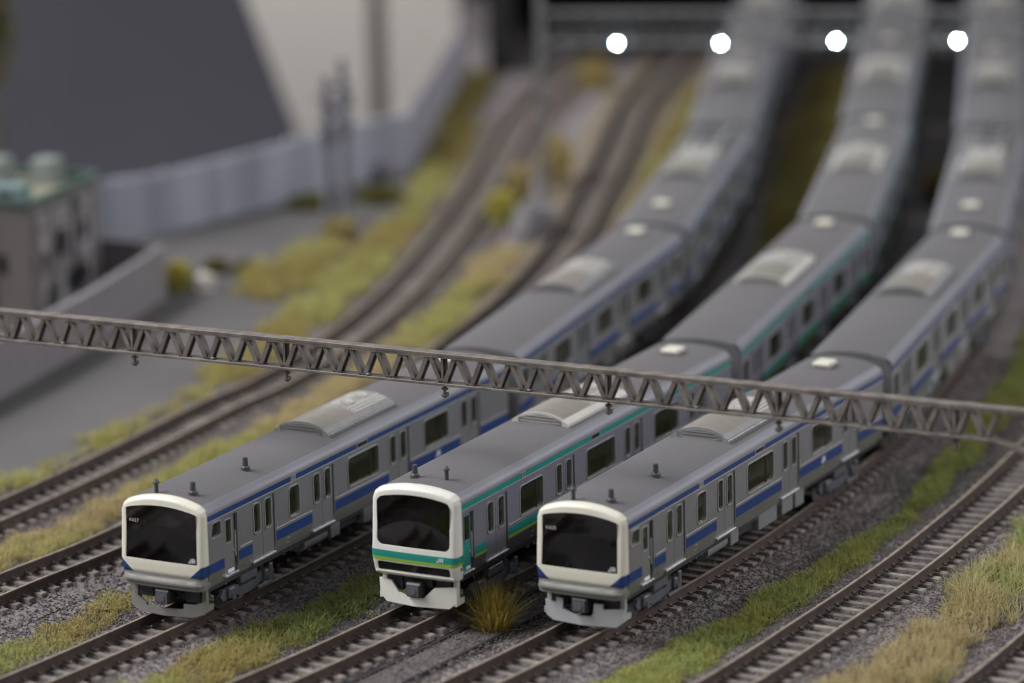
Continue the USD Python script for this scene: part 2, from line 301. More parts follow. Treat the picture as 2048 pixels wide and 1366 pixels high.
LINE['D'] = offset_line('R', [(-400, 90), (-12, 85.3), (20, 83.2), (60, 81.5), (120, 80.5), (1000, 80)])
def at(line, t, lat=0.0):
    x, y, h = LINE[line]; h_ = np.interp(t, TT, h)
    return np.interp(t, TT, x) + lat * np.cos(h_), np.interp(t, TT, y) - lat * np.sin(h_), h_
def car_pose(line, n, pitch=134.563):
    x1, y1, _ = at(line, n * pitch); x2, y2, _ = at(line, n * pitch + 92.0)
    dx, dy = x2 - x1, y2 - y1; q = math.hypot(dx, dy); dx, dy = dx / q, dy / q
    return ((x1 + x2) / 2 - 65 * dx, (y1 + y2) / 2 - 65 * dy, 0.0), -math.atan2(dx, dy)

# ------------------------------------------------------------------ setting: floor, carpet, baseboard, ground
obj('floor', MB().box(-9000, 9000, -2000, 14000, -940, -900), 'floor'); tag(stage.GetPrimAtPath('/World/floor'), 'pale cream hall floor far behind the layout', 'floor', kind='structure')
def on_plane(px, py, Y):
    """Where the line of sight of a point of the photograph meets the upright plane y = Y."""
    a, b = (px - 1024) / FPX, -(py - 683) / FPX
    d = Dc + (a * cr + b * sr) * Xc + (-a * sr + b * cr) * Uc
    return d[0] * Y / d[1], CAMH + d[2] * Y / d[1]
YB, YC = 1450.0, 1590.0
(xa, za), (xb, zb0) = on_plane(488, 0, YB), on_plane(592, 268, YB)
sl = (xb - xa) / (zb0 - za)
bp = Polygon([(-1500, -900), (xb + sl * (-900 - zb0), -900), (xa + sl * (330 - za), 330), (-1500, 330)])
tag(obj('grey_board', MB().poly(bp, 6, lambda v: np.c_[v[:, 0], YB + v[:, 2], v[:, 1]]), 'carpet'), 'dark grey board with a slanting right edge standing behind the fence', 'board')
tag(obj('cream_backdrop', MB().add([(x, YC + (z - 20) * .55 + e, z) for x in (-1500, -18) for e in (0, 8) for z in (-900, 420)], [(0, 1, 3, 2), (4, 6, 7, 5), (0, 4, 5, 1), (2, 3, 7, 6), (0, 2, 6, 4), (1, 5, 7, 3)]), 'cream'), 'pale cream backdrop panel leaning back behind the grey board', 'panel')  # tilt is added so the panel catches more lamp light
fence_pts = np.array([(-215, 1108), (-160, 1143), (-118, 1170), (-99, 1181), (-65, 1222), (-50, 1243), (-30, 1266), (-24, 1326), (-14, 1426)], float)
outline = Polygon([(-215, 1113), (-160, 1148), (-119, 1174), (-101, 1185), (-68, 1226), (-52, 1247), (-33, 1268), (-27, 1327), (-17, 1428), (-17, 1720), (420, 1720), (420, 560), (-215, 560)])
tag(obj('baseboard', MB().poly(outline, 45, lambda v: v + [0, 0, -49.3]), 'board'), 'wooden baseboard carrying the model railway', 'baseboard', kind='structure')
tag(obj('ground', MB().poly(outline.buffer(-0.5), 0.25, lambda v: v + [0, 0, -4.25]), 'earth'), 'brown scenic ground of the layout', 'ground', kind='structure')
tl = np.arange(-120, 460, 8.0)
edge = np.array([at('L', t, -92)[:2] for t in tl])
pav = Polygon(list(map(tuple, edge)) + [(-30, 1258), (-52, 1240), (-66, 1220), (-101, 1178), (-214, 1107), (-214, 700)]).buffer(0)
tag(obj('paved_yard', MB().poly(pav, 0.4, lambda v: v + [0, 0, -3.9]), 'paving'), 'flat grey paved yard left of the tracks', 'yard', kind='structure')

# ------------------------------------------------------------------ tracks
def clip_line(line, a, b, step=4.0, lat=0.0):
    t = np.arange(a, b + step / 2, step); x, y, h = at(line, t, lat); return x, y, h
RAILP = [(-0.85, -2.0), (0.85, -2.0), (0.85, -1.78), (0.2, -1.6), (0.17, -0.75), (0.34, -0.6), (0.36, -0.12), (0.25, 0.0), (-0.25, 0.0), (-0.36, -0.12), (-0.34, -0.6), (-0.17, -0.75), (-0.2, -1.6), (-0.85, -1.78)]
def sleeper_mesh():
    m = MB(); w = 0.95
    yy = [-8.0, -7.8, -6.0, -2.2, 2.2, 6.0, 7.8, 8.0]; zz = [-2.35, -2.05, -2.0, -2.3, -2.3, -2.0, -2.05, -2.35]
    v = []
    for a, z in zip(yy, zz):
        t = 0.75 if abs(a) < 3 else 1.0
        v += [(a, -w * t - 0.15, -3.3), (a, -w * t, z), (a, w * t, z), (a, w * t + 0.15, -3.3)]
    f = []
    for i in range(7):
        b = 4 * i
        for k in range(3): f.append((b + k, b + k + 1, b + k + 5, b + k + 4))
    f += [(0, 1, 2, 3), (28, 31, 30, 29)]
    return m.add(v, f).out()
SLV, SLF = sleeper_mesh()
SLP = 4.25
def clip_mesh():
    m = MB()
    for r in (-4.85, 4.85):
        for sx in (-1, 1):
            m.box(r + sx * 0.75 - 0.32, r + sx * 0.75 + 0.32, -0.42, 0.42, -2.05, -1.45, 0.12)
            m.box(r + sx * 1.35 - 0.22, r + sx * 1.35 + 0.22, -0.25, 0.25, -2.1, -1.72)
    return m.out()
CLV, CLF = clip_mesh()
def put(v, x, y, h, z=0.0):
    """Places local (lateral, along) vertices at points with headings."""
    c, s = np.cos(h), np.sin(h)
    return np.c_[x + v[:, 0] * c + v[:, 1] * s, y - v[:, 0] * s + v[:, 1] * c, v[:, 2] + z]
OCT = np.array([(1, 0, 0), (-1, 0, 0), (0, 1, 0), (0, -1, 0), (0, 0, 1), (0, 0, -1)], float)
OCF = np.array([(0, 2, 4), (2, 1, 4), (1, 3, 4), (3, 0, 4), (2, 0, 5), (1, 2, 5), (3, 1, 5), (0, 3, 5)])
def stones(x, y, z, size, rng):
    n = len(x); r = size[:, None, None] * (0.65 + 0.7 * rng.random((n, 6, 3)))
    a = rng.random((n, 3)) * 2 * np.pi
    ca, sa = np.cos(a), np.sin(a)
    v = OCT[None] * r + rng.normal(0, 0.12, (n, 6, 3)) * size[:, None, None]
    for (i, j, k) in ((0, 1, 0), (1, 2, 1), (0, 2, 2)):
        vi, vj = v[:, :, i].copy(), v[:, :, j].copy(); c, s = ca[:, k, None], sa[:, k, None]
        v[:, :, i], v[:, :, j] = vi * c - vj * s, vi * s + vj * c
    v[:, :, 2] *= 0.8
    v += np.stack([x, y, z], -1)[:, None]
    return v.reshape(-1, 3), (OCF[None] + 6 * np.arange(n)[:, None, None]).reshape(-1, 3)
def bed_z(lat):
    return np.interp(np.abs(lat), [0, 8.6, 9.8, 13.5, 17], [-2.95, -2.85, -3.05, -3.65, -4.15])
M['bed_tan'] = gravel('ballast_bed_tan', [(0.25, (0.10, 0.08, 0.055)), (0.5, (0.19, 0.155, 0.11)), (0.75, (0.30, 0.26, 0.19))], 0.0005)
M['bed_brown'] = gravel('ballast_bed_brown', [(0.25, (0.05, 0.04, 0.036)), (0.5, (0.115, 0.095, 0.086)), (0.75, (0.2, 0.17, 0.155))], 0.0005)
def make_track(key, label, a, b, fine, dens, bedw=16.8, bedm='bed'):
    t = thing('railway_track', label, 'railway track', group='railway tracks of the layout')
    rng = np.random.default_rng(ord(key))
    x, y, h = clip_line(key, a, b, 4.0)
    for s in (-1, 1):
        obj('rail', MB().sweep((x, y, h), [(s * 4.85 + p, z) for p, z in RAILP]), 'rail', t, fix=False)
    n, far, cl = 0, MB(), MB()
    for k, tt in enumerate(np.arange(a, b, SLP)):
        px, py, ph = at(key, tt + rng.normal(0, 0.08)); ph += rng.normal(0, 0.008)
        v = put(SLV, px, py, ph, rng.normal(0, 0.03))
        if tt < fine: obj('sleeper', (v, SLF), ('sleeper', 'sleeper_b', 'sleeper_c')[rng.choice(3, p=(.55, .3, .15))], t, fix=False)
        else: far.add(v, SLF)
        if tt < fine + 120: cl.add(put(CLV, px, py, ph), CLF)
    if far.n: tag(obj('distant_sleepers', far, 'sleeper', t, fix=False), kind='stuff')
    tag(obj('rail_clips', cl, 'clip', t, fix=False), kind='stuff')
    tb = np.arange(a, b, 3.0); lt = np.linspace(-bedw, bedw, 19)
    gx, gy, gh = at(key, tb); X = gx[:, None] + lt * np.cos(gh)[:, None]; Y = gy[:, None] - lt * np.sin(gh)[:, None]
    Z = bed_z(lt)[None] + 0.5 * (meshkit.noise(np.stack([X * .35, Y * .35, X * 0], -1), 3) - 0.5) - 0.05
    i = np.arange(len(tb) - 1)[:, None] * 19 + np.arange(18)[None]
    f = np.stack([i, i + 1, i + 20, i + 19], -1).reshape(-1, 4)
    pts_ = np.stack([X, Y, Z], -1).reshape(-1, 3)
    for m_, lo_, hi_ in ((bedm, -1e9, 1e9),) if isinstance(bedm, str) else bedm:
        ff = f[(tb[f[:, 0] // 19] >= lo_) & (tb[f[:, 0] // 19] < hi_)]
        uq, inv = np.unique(ff, return_inverse=True)
        obj('ballast_bed', MB().add(pts_[uq], inv.reshape(ff.shape)), m_, t, smooth=True, fix=False)
    fs = min(fine + 90, b); n = int((fs - a) * 2 * bedw * dens)
    st = a + (fs - a) * rng.random(n); la = rng.uniform(-bedw, bedw, n)
    sx, sy, sh = at(key, st); px, py = sx + la * np.cos(sh), sy - la * np.sin(sh)
    sz = bed_z(la) + 0.08 + rng.random(n) * 0.12
    v, f = stones(px, py, sz, 0.2 + 0.2 * rng.random(n) ** 2, rng)
    tag(obj('ballast_stones', (v, f), 'stones', t, fix=False), kind='stuff')
    return t
make_track('A', 'bare outermost left track beside the grey paved yard', -60, 640, 300, 0.9, 13.0, 'bed_brown')
make_track('B', 'second bare track from the left, passing close behind the left train', -110, 640, 120, 1.4, 14.0, (('bed', -1e9, 230), ('bed_tan', 230, 1e9)))
make_track('L', 'track under the leftmost blue-striped train', -120, 640, 60, 1.8)
make_track('M', 'track under the green-striped train in the middle', -90, 640, 60, 2.6, 8.4)
make_track('R', 'track under the right blue-striped train beside the broad green grass strip', -80, 640, 140, 2.2)
make_track('C', 'empty track right of the broad green grass strip', -60, 200, 140, 2.2)
make_track('D', 'empty track in the lower right corner beyond the straw-coloured grass', -40, 160, 60, 2.2)

rg = np.random.default_rng(77); gx_, gy_ = [], []
for ln, s0, s1, l0, l1, nn in (('L', -110, 60, -33, -14, 6500), ('L', -90, 60, 12, 34, 7500), ('R', -80, 150, 13, 30, 9000), ('R', -50, 110, 50, 76, 7000), ('M', -80, 60, 7, 20, 4200)):
    st = rg.uniform(s0, s1, nn); la = rg.uniform(l0, l1, nn); sx, sy, sh = at(ln, st); gx_.append(sx + la * np.cos(sh)); gy_.append(sy - la * np.sin(sh))
gx_, gy_ = np.concatenate(gx_), np.concatenate(gy_)
v, f = stones(gx_, gy_, np.where(np.arange(len(gx_)) >= len(gx_) - 4200, -3.3, -3.9) + .2 * rg.random(len(gx_)), .18 + .24 * rg.random(len(gx_)) ** 2, rg)
tag(obj('loose_gravel', (v, f), 'stones', fix=False), 'loose grey gravel strewn between the tracks in front', 'gravel', kind='stuff')
# cable trough between the two right trains
t = thing('cable_trough', 'flat grey-brown cable trough between the green train and the right blue train', 'cable trough')
x, y, h = clip_line('M', -80, 70, 4.0, 13.4)
obj('cover', MB().sweep((x, y, h), [(-3.6, -4.2), (3.6, -4.2), (3.6, -3.4), (3.4, -3.25), (-3.4, -3.25), (-3.6, -3.4)]), 'trough', t, fix=False)
for s in (-1, 1):
    obj('rim', MB().sweep((x, y, h), [(s * 4.25 - .3, -4.2), (s * 4.25 + .3, -4.2), (s * 4.25 + .3, -2.9), (s * 4.25 - .3, -2.9)]), 'bogie_dark', t, fix=False)

# ------------------------------------------------------------------ train cars
W = 9.75
def rrect(x0, x1, y0, y1, r):
    return sbox(x0 + r, y0 + r, x1 - r, y1 - r).buffer(r, quad_segs=5)
def on_side(sd, x, shear=None):
    """(s, z, depth) of an extruded side polygon to car coordinates; depth grows outwards."""
    def f(v):
        xx = x + v[:, 2] - (0 if shear is None else shear(v[:, 1])); return np.c_[sd * xx, v[:, 0], v[:, 1]]
    return f
def frame(pg, w): return pg.buffer(w, quad_segs=4).difference(pg)
def roof_z(x, g, c):
    """Roof height at lateral x: gutter g, crown c."""
    return c - (c - (g + 1.95)) * (np.abs(x) / 8.2) ** 2.2
BLUE = dict(g=22.4, c=25.55, bot=7.45, fold=10.35, sill=8.42, dz=20.65, doors=[(19.3, 28.2), (43.2, 52.2), (75.5, 84.5), (107.6, 116.6)], wins=[(33.9, 38.0), (58.1, 71.1), (91.1, 101.9)],
            wz=(13.9, 20.05), dwz=(14.0, 20.05), stripe=(21.3, 22.32), low=[(10.4, 12.4, 'blue')], band='blue', cab=(8.5, 13.6), cabw=(9.7, 11.8, 14.9, 19.65), signs=[(35.0, 36.6), (62.2, 66.3)], front=2.5)
GREENC = dict(g=23.35, c=26.15, bot=8.1, fold=11.0, sill=9.1, dz=21.2, doors=[(13.2, 22.4), (43.6, 52.5), (75.7, 84.7), (107.8, 116.8)], wins=[(27.9, 38.0), (57.9, 71.3), (90.5, 102.5)],
              wz=(14.3, 20.55), dwz=(14.4, 20.6), stripe=(22.2, 23.28), low=[(11.72, 13.35, 'teal'), (11.1, 11.70, 'lime')], band='teal', cab=(3.6, 8.0), cabw=(4.6, 6.9, 15.3, 20.4), signs=[(28.8, 30.2), (60.5, 64.0)], front=3.2)
def mid(spec):
    d = dict(spec); d['doors'] = [(11.3, 20.3), (43.5, 52.5), (75.7, 84.7), (107.9, 116.9)]; d['wins'] = [(2.6, 7.4), (26.0, 38.0), (58.2, 70.2), (90.4, 102.4), (121.0, 126.5)]
    d['cab'] = None; d['front'] = 0.6; d['signs'] = [(62.2, 66.3)]; return d

def build_car(root, sp, lead, jr=None, pant=False, vents=(120.5,), antennas=(), acm=('ac_steel', 'ac_grey', 'ac_trim')):
    L0, L1, fold, bot = sp['front'], 130.0, sp['fold'], sp['bot']
    shear = lambda z: 0.62 * np.clip((fold - z) / (fold - bot), 0, 1)
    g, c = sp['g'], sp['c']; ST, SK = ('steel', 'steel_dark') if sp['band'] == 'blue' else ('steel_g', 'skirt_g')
    doors = list(sp['doors'])
    for sd in (1, -1):
        up_ = sbox(L0, fold, L1, g + 0.05); lo = sbox(L0, bot, L1, fold)
        holes, nodes = [], []
        for a, b in doors: holes.append(sbox(a, sp['sill'], b, sp['dz']))
        if sp['cab']: holes.append(sbox(sp['cab'][0], sp['sill'], sp['cab'][1], sp['dz'] - 0.1))
        wins = [rrect(a, b, *sp['wz'], 0.85) for a, b in sp['wins']]
        if lead and sp is BLUE: wins.append(Polygon([(3.3, 17.6), (7.3, 17.6), (7.3, 20.5), (4.2, 20.5)]).buffer(-0.5).buffer(0.5, quad_segs=4))
        hl = unary_union(holes)
        wall = up_.difference(unary_union(holes + wins)); skirt = lo.difference(hl)
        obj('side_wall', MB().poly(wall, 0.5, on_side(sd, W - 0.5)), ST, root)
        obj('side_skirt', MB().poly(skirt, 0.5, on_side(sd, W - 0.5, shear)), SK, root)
        # roof shoulder
        pr = [(W, g), (W - .02, g + .35), (W - .22, g + .85), (W - .65, g + 1.35), (W - 1.2, g + 1.75), (8.2, g + 1.95), (8.2, g + .6), (W - .6, g)]
        m = MB(); v = [(sd * x_, s__, z_) for s__ in (L0, L1) for x_, z_ in pr]; n = len(pr)
        m.add(v, [(k, (k + 1) % n, n + (k + 1) % n, n + k) for k in range(n)]); obj('roof_shoulder', m, 'shoulder', root, smooth=40)
        m = MB().box(*sorted((sd * (W - .02), sd * (W + .1))), L0, L1, g - 0.06, g + 0.08); obj('gutter', m, 'steel', root)
        # windows: pane > frame
        for pg in wins:
            w_ = obj('window', MB().poly(pg.buffer(0.15), 0.12, on_side(sd, W - 0.45)), 'pane', root)
            obj('frame', MB().poly(frame(pg, 0.2), 0.16, on_side(sd, W)), 'bright', w_)
            x0, _, x1, _ = pg.bounds
            if x1 - x0 > 9: obj('glazing_bar', MB().box(*sorted((sd * (W - .42), sd * (W - .2))), x0 + (x1 - x0) * .76, x0 + (x1 - x0) * .76 + .35, *sp['wz']), 'black', w_)
        # doors: leaf > glass, frame
        for a, b in doors:
            for (p, q) in ((a + .12, (a + b) / 2 - .06), ((a + b) / 2 + .06, b - .12)):
                gl = rrect(p + .95, q - .95, *sp['dwz'], 0.7)
                lf = sbox(p, sp['sill'] + .05, q, sp['dz'] - .05).difference(gl)
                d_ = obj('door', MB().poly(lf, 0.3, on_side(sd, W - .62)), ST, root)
                obj('glass', MB().poly(gl.buffer(.1), 0.1, on_side(sd, W - .58)), 'pane', d_)
                obj('frame', MB().poly(frame(gl, 0.2), 0.2, on_side(sd, W - .32)), 'bright', d_)
            obj('door_sill', MB().box(*sorted((sd * (W - .7), sd * (W + .12))), a - .05, b + .05, sp['sill'] - .42, sp['sill'] + .02, .06), 'bright', root)
            obj('door_jamb', MB().box(*sorted((sd * (W - .95), sd * (W - .66))), a - .4, b + .4, sp['sill'], sp['dz'] + .3), 'bogie_dark', root)
            m = MB()
            for k in range(3): m.box(*sorted((sd * (W - .02), sd * (W + .08))), b + .55, b + .75, 14.2 - k * .5, 14.45 - k * .5)
            if lead: obj('door_lights', m, 'bright', root)
        if sp['cab']:
            a, b = sp['cab']; x0, x1, z0, z1 = sp['cabw']; gl = rrect(x0, x1, z0, z1, .3)
            lf = sbox(a + .15, sp['sill'] + .05, b - .9, sp['dz'] - .15).difference(gl)
            d_ = obj('cab_door', MB().poly(lf, 0.3, on_side(sd, W - .72)), 'steel' if sp['band'] == 'blue' else 'teal', root)
            obj('glass', MB().poly(gl.buffer(.1), .1, on_side(sd, W - .66)), 'pane', d_)
            obj('frame', MB().poly(frame(gl, .2), .1, on_side(sd, W - .42)), 'steel' if sp['band'] == 'teal' else 'bright', d_)
            obj('handle', MB().box(*sorted((sd * (W - .45), sd * (W - .2))), b - 1.5, b - 1.1, 12.6, 13.1), 'bright', d_)
            obj('grab_rail', MB().cyl((sd * (W - .3), b - .45, 11.5), (sd * (W - .3), b - .45, 16.8), .14, n=8), 'bright', root)
            obj('cab_jamb', MB().box(*sorted((sd * (W - 1.05), sd * (W - .76))), a - .4, b + .4, sp['sill'], sp['dz'] + .3), 'endgrey', root)
            obj('cab_sill', MB().box(*sorted((sd * (W - .7), sd * (W + .1))), a, b, sp['sill'] - .32, sp['sill'] + .02, .05), 'bright', root)
            obj('step_plate', MB().box(*sorted((sd * (W - .42), sd * (W - .3))), a + 1.5, b - 1.3, sp['sill'] + .3, sp['sill'] + .9), 'print', root)
        # bands
        lo_, hi_ = sp['stripe']; st = sbox(L0, lo_, L1, hi_)
        if sp['signs']: st = st.difference(unary_union([sbox(a - .35, lo_ - .1, b + .35, hi_ + .1) for a, b in sp['signs']]))
        obj('upper_band', MB().poly(st, .05, on_side(sd, W)), sp['band'], root)
        for a, b in sp['signs']:
            big = b - a > 3
            s_ = obj('side_sign', MB().poly(sbox(a, lo_ + .12, b, hi_ - .05), .1, on_side(sd, W)), 'blackglass' if big else 'steel', root)
            obj('frame', MB().poly(frame(sbox(a, lo_ + .12, b, hi_ - .05), .16), .14, on_side(sd, W)), 'bright', s_)
        cut = hl.buffer(.25, join_style=2)
        for z0, z1, cm in sp['low']:
            bd = sbox(L0, z0, L1, z1).difference(cut)
            obj('lower_band', MB().poly(bd, .05, on_side(sd, W)), cm, root)
        top = max(z1 for _, z1, _ in sp['low'])
        obj('belt_moulding', MB().poly(sbox(L0 + 12, top + .45, L1, top + .62).difference(cut), .14, on_side(sd, W)), 'bright', root)
        obj('rain_moulding', MB().poly(sbox(L0, lo_ - .26, L1, lo_ - .1), .12, on_side(sd, W)), 'bright', root)
        if lead:
            m = MB()
            for a in (32.9, 96.5):
                for zz in (9.75, 8.75): m.box(*sorted((sd * (W - .5), sd * (W + .05 - float(shear(zz))))), a, a + 1.1, zz - .09, zz + .09)
            obj('tow_marks', m, 'bright', root)
            m = MB(); rr = np.random.default_rng(3)
            for a in (62.0, 63.0, 64.0, 65.0): m.box(*sorted((sd * (W - .6), sd * (W + .02 - float(shear(9.2))))), a, a + .6, 9.0, 9.35)
            obj('small_lettering', m, 'darkmark', root)
            if sp['band'] == 'blue':
                m = MB()
                for k in range(3): m.box(*sorted((sd * (W - .6), sd * (W + .02 - float(shear(9.0))))), 15.2 + .5 * k, 15.5 + .5 * k, 8.6, 9.5)
                obj('inspection_plate', m, 'darkmark', root)
        if jr is not None and sd == 1:
            tx = meshkit.text_mesh('JR', 1.15 * 1.0, 0.08, bold=True); v = np.array(tx.vertices)
            zc = sum(sp['low'][0][:2]) / 2
            obj('lettering', (np.c_[W + v[:, 2] + .03, 95.9 + v[:, 0] * 1.15, zc - .6 + v[:, 1]], tx.faces), 'print', root)
    # roof with ribs
    xs = np.linspace(-8.2, 8.2, 121); zr = roof_z(xs, g, c)
    rib = np.where(np.abs(xs) < 7.2, 0.035 * (np.cos(xs / .66 * 2 * np.pi) > 0.2), 0.0)
    r0 = L0 + (6.5 if lead else 0.4)
    def roofskin(a, b, ribs, zlift=0.0):
        zz = zr + (rib if ribs else 0) + zlift; n = len(xs)
        v = [(x_, s__, z_) for s__ in (a, b) for x_, z_ in zip(xs, zz)] + [(x_, s__, z_ - .8) for s__ in (a, b) for x_, z_ in ((xs[0], zz[0]), (0, zz[60]), (xs[-1], zz[-1]))]
        f = [(k, k + 1, n + k + 1, n + k) for k in range(n - 1)]
        return MB().add(v, f)
    m = MB(); q = roofskin(r0, L1 + .1, True); m.add(*q.out()); q = roofskin(L0 - (0.3 if lead else 0), r0, False); m.add(*q.out())
    obj('roof', m, 'roof', root, fix=False)
    prf = [(-W + .1, bot + .2)] + [(-W + .1, g)] + [(x_, z_ - .05) for x_, z_ in zip(xs[::10], zr[::10])] + [(W - .1, g), (W - .1, bot + .2)]
    prf = [(x_ * 0.985, z_) for x_, z_ in prf]
    for a, b in (((L1 - .6, L1 + .15),) if lead else ((0.0, .75), (L1 - .6, L1 + .15))):
        e_ = obj('end_wall', MB().poly(Polygon(prf), b - a, lambda v, a=a: np.c_[v[:, 0], a + v[:, 2], v[:, 1]]), 'endgrey', root)
        y0, y1 = (b, b + .8) if a > 50 else (a - .8, a)
        obj('gangway', MB().poly(rrect(-3.6, 3.6, bot + .5, 21.5, .8).difference(rrect(-2.6, 2.6, bot + 1.2, 20.7, .6)), .8, lambda v, y0=y0: np.c_[v[:, 0], y0 + v[:, 2], v[:, 1]]), 'bogie_dark', e_)
    # floor and inside
    obj('underframe', MB().box(-8.6, 8.6, L0 + 1, L1 - .7, bot - 1.1, bot + .3), 'bogie_dark', root)
    m = MB()
    for sd in (1, -1):
        for a, b in zip([14.5 if lead else 2] + [d[1] for d in doors], [d[0] for d in doors] + [128]):
            if b - a < 3: continue
            m.box(*sorted((sd * 5.2, sd * 8.9)), a + .4, b - .4, bot + 1, bot + 4.6, .3); m.box(*sorted((sd * 8.0, sd * 8.95)), a + .4, b - .4, bot + 4.4, bot + 9.4, .3)
            for e in (a + .3, b - .6): m.box(*sorted((sd * 5.2, sd * 8.9)), e, e + .3, bot + 1, bot + 9)
    m.box(-9.0, 9.0, (15 if lead else 1.5), 128.5, bot + .35, bot + .6)
    obj('seats', m, 'seat', root)
    # roof cooler
    a0, a1, hw = 56.0, 84.5, 6.65
    zb_ = roof_z(np.array([hw]), g, c)[0] - .15; dome_ = lambda x_: c + 2.0 - 2.0 * (np.abs(x_) / hw) ** 2 * .93
    xx = np.linspace(-hw + 1.5, hw - 1.5, 25)
    def arch(lift, s0, s1, wid=1.0):
        X_ = xx * wid; top_ = dome_(X_) + lift; base_ = np.full_like(top_, zb_ - .3); n = len(X_)
        v = [(x_, s__, z_) for s__ in (s0, s1) for x_, z_ in zip(X_, top_)] + [(x_, s__, z_) for s__ in (s0, s1) for x_, z_ in zip(X_, base_)]
        f = [(k, k + 1, n + k + 1, n + k) for k in range(n - 1)] + [(k, 2 * n + k, 2 * n + k + 1, k + 1) for k in range(n - 1)] + [(n + k, n + k + 1, 3 * n + k + 1, 3 * n + k) for k in range(n - 1)]
        return MB().add(v, f)
    ac = obj('cooler', arch(0, a0 + .35, a0 + 14.0), acm[0], root, smooth=25)
    obj('rear_grille', arch(-.12, a0 + 14.0, a1), 'ac_grille', ac, smooth=25)
    obj('front_panel', arch(-.35, a0, a0 + .5, .98), acm[1], ac, smooth=25)
    obj('front_trim', arch(.10, a0 + .25, a0 + .6), acm[2], ac, smooth=25)
    m = MB()
    for k in range(3):
        hw_ = 4.6 - .75 * k
        m.box(-hw_, hw_, a0 - .12, a0 + .05, zb_ + .75 + .62 * k, zb_ + .85 + .62 * k)
    obj('louvres', m, acm[2], ac)
    for sd in (1, -1):
        v = []
        for s__ in (a0, a1): v += [(sd * (hw - 1.55), s__, dome_(hw - 1.5) + .04), (sd * (hw - .3), s__, zb_ + 1.0), (sd * hw, s__, zb_ + .72), (sd * hw, s__, zb_ - .3), (sd * (hw - 1.55), s__, zb_ - .3)]
        obj('side_trim', MB().add(v, [(k, (k + 1) % 5, 5 + (k + 1) % 5, 5 + k) for k in range(5)]).add([v[i] for i in range(5)], [(0, 1, 2), (0, 2, 3), (0, 3, 4)]).add([v[5 + i] for i in range(5)], [(0, 2, 1), (0, 3, 2), (0, 4, 3)]), acm[2], ac)
    if acm[2] == 'ac_trim':
        for sd in (1, -1): obj('highlight_edge', MB().bar((sd * (hw - .28), a0 + .1, zb_ + 1.02), (sd * (hw - .28), a1 - .1, zb_ + 1.02), .16, .16), 'wheel', ac)  # bright metal bar added to draw the highlight line along the trim
    for fy in (a0 + 18.3, a0 + 24.3):
        m = MB()
        for r_ in (2.3, 1.75, 1.2, .6):
            t_ = np.linspace(0, 2 * np.pi, 25)[:-1]
            for k in range(24):
                p, q = t_[k], t_[(k + 1) % 24]; A_ = (r_ * math.cos(p) - .6, fy + r_ * math.sin(p)); B_ = (r_ * math.cos(q) - .6, fy + r_ * math.sin(q))
                m.bar((*A_, dome_(A_[0]) - .05), (*B_, dome_(B_[0]) - .05), .22, .22)
        obj('fan_guard', m, 'ac_white', ac)
    m = MB()
    for k, xo in enumerate((2.6, 3.5, 4.3)):
        for j in range(14): m.box(xo, xo + .45, a0 + 14.6 + j * .98, a0 + 15.2 + j * .98, dome_(xo + .2) - .3, dome_(xo + .2) + .02)
    obj('louvre_rows', m, 'ac_white', ac)
    if lead and acm[2] == 'ac_trim':
        m = MB(); rr = np.random.default_rng(5)
        for j in range(16):
            y_ = a0 + .8 + j * 1.72
            m.box(hw - .05, hw + .06, y_, y_ + .5 + .5 * rr.random(), zb_ + .1, zb_ + .55)
        obj('bolt_row', m, 'ac_grey', ac)
    for v_ in vents:
        vt = obj('roof_vent', MB().box(-2.1, 2.1, v_ - 2.3, v_ + 2.3, c + .25, c + 1.25, .3), 'vent', root)
        obj('vent_foot', MB().box(-1.7, 1.7, v_ - 1.9, v_ + 1.9, c - .4, c + .3), 'ac_white', vt)
    for (ax, ay, kind) in antennas:
        zb2 = roof_z(np.array([ax]), g, c)[0] - .1; m = MB()
        if kind == 'big': m.cyl((ax, ay, zb2), (ax, ay, zb2 + .75), 1.0, .92, 18).cyl((ax, ay, zb2 + .75), (ax, ay, zb2 + 1.0), .8, .62, 18).cyl((ax, ay, zb2 + 1), (ax, ay, zb2 + 2.75), .62, .5, 18)
        else: m.cyl((ax, ay, zb2), (ax, ay, zb2 + 2.1), .42, .42, 14).cyl((ax, ay, zb2 + 2.1), (ax, ay, zb2 + 2.35), .7, .7, 14).cyl((ax, ay, zb2 + 2.35), (ax, ay, zb2 + 2.9), .6, .3, 14)
        obj('antenna', m, 'antenna', root, smooth=30)
    if pant:
        zt_ = c; m = MB()
        for sx in (-4, 4):
            m.bar((sx, 98, zt_ + 1.0), (sx, 124, zt_ + 1.0), .5, .5)
        for y_ in (100, 111, 122): m.bar((-4.6, y_, zt_ + .8), (4.6, y_, zt_ + .8), .5, .5)
        for sx in (-4, 4):
            for y_ in (100, 122): m.cyl((sx, y_, zt_ - .8), (sx, y_, zt_ + .8), .7, .7, 10)
        pn = obj('pantograph', m, 'bright', root)
        m = MB()
        for sx in (-2.6, 2.6): m.bar((sx, 104, zt_ + 1.3), (sx * .8, 120, zt_ + 2.6), .45, .45).bar((sx * .8, 120, zt_ + 2.6), (sx * .7, 107, zt_ + 3.6), .35, .35)
        obj('arms', m, 'bright', pn)
        m = MB()
        for y_ in (106, 108): m.bar((-5.5, y_, zt_ + 3.9), (5.5, y_, zt_ + 3.9), .5, .5)
        obj('contact_strips', m, 'bogie_dark', pn)
        m = MB()
        for k, (px_, y_, l_) in enumerate(((0, 91, 7), (-3.5, 92, 5), (3.6, 91, 6))): m.box(px_ - 1.2, px_ + 1.2, y_ - l_ / 2, y_ + l_ / 2, zt_ - .6, zt_ + 1.1, .25)
        obj('roof_equipment', m, 'ac_white', root)
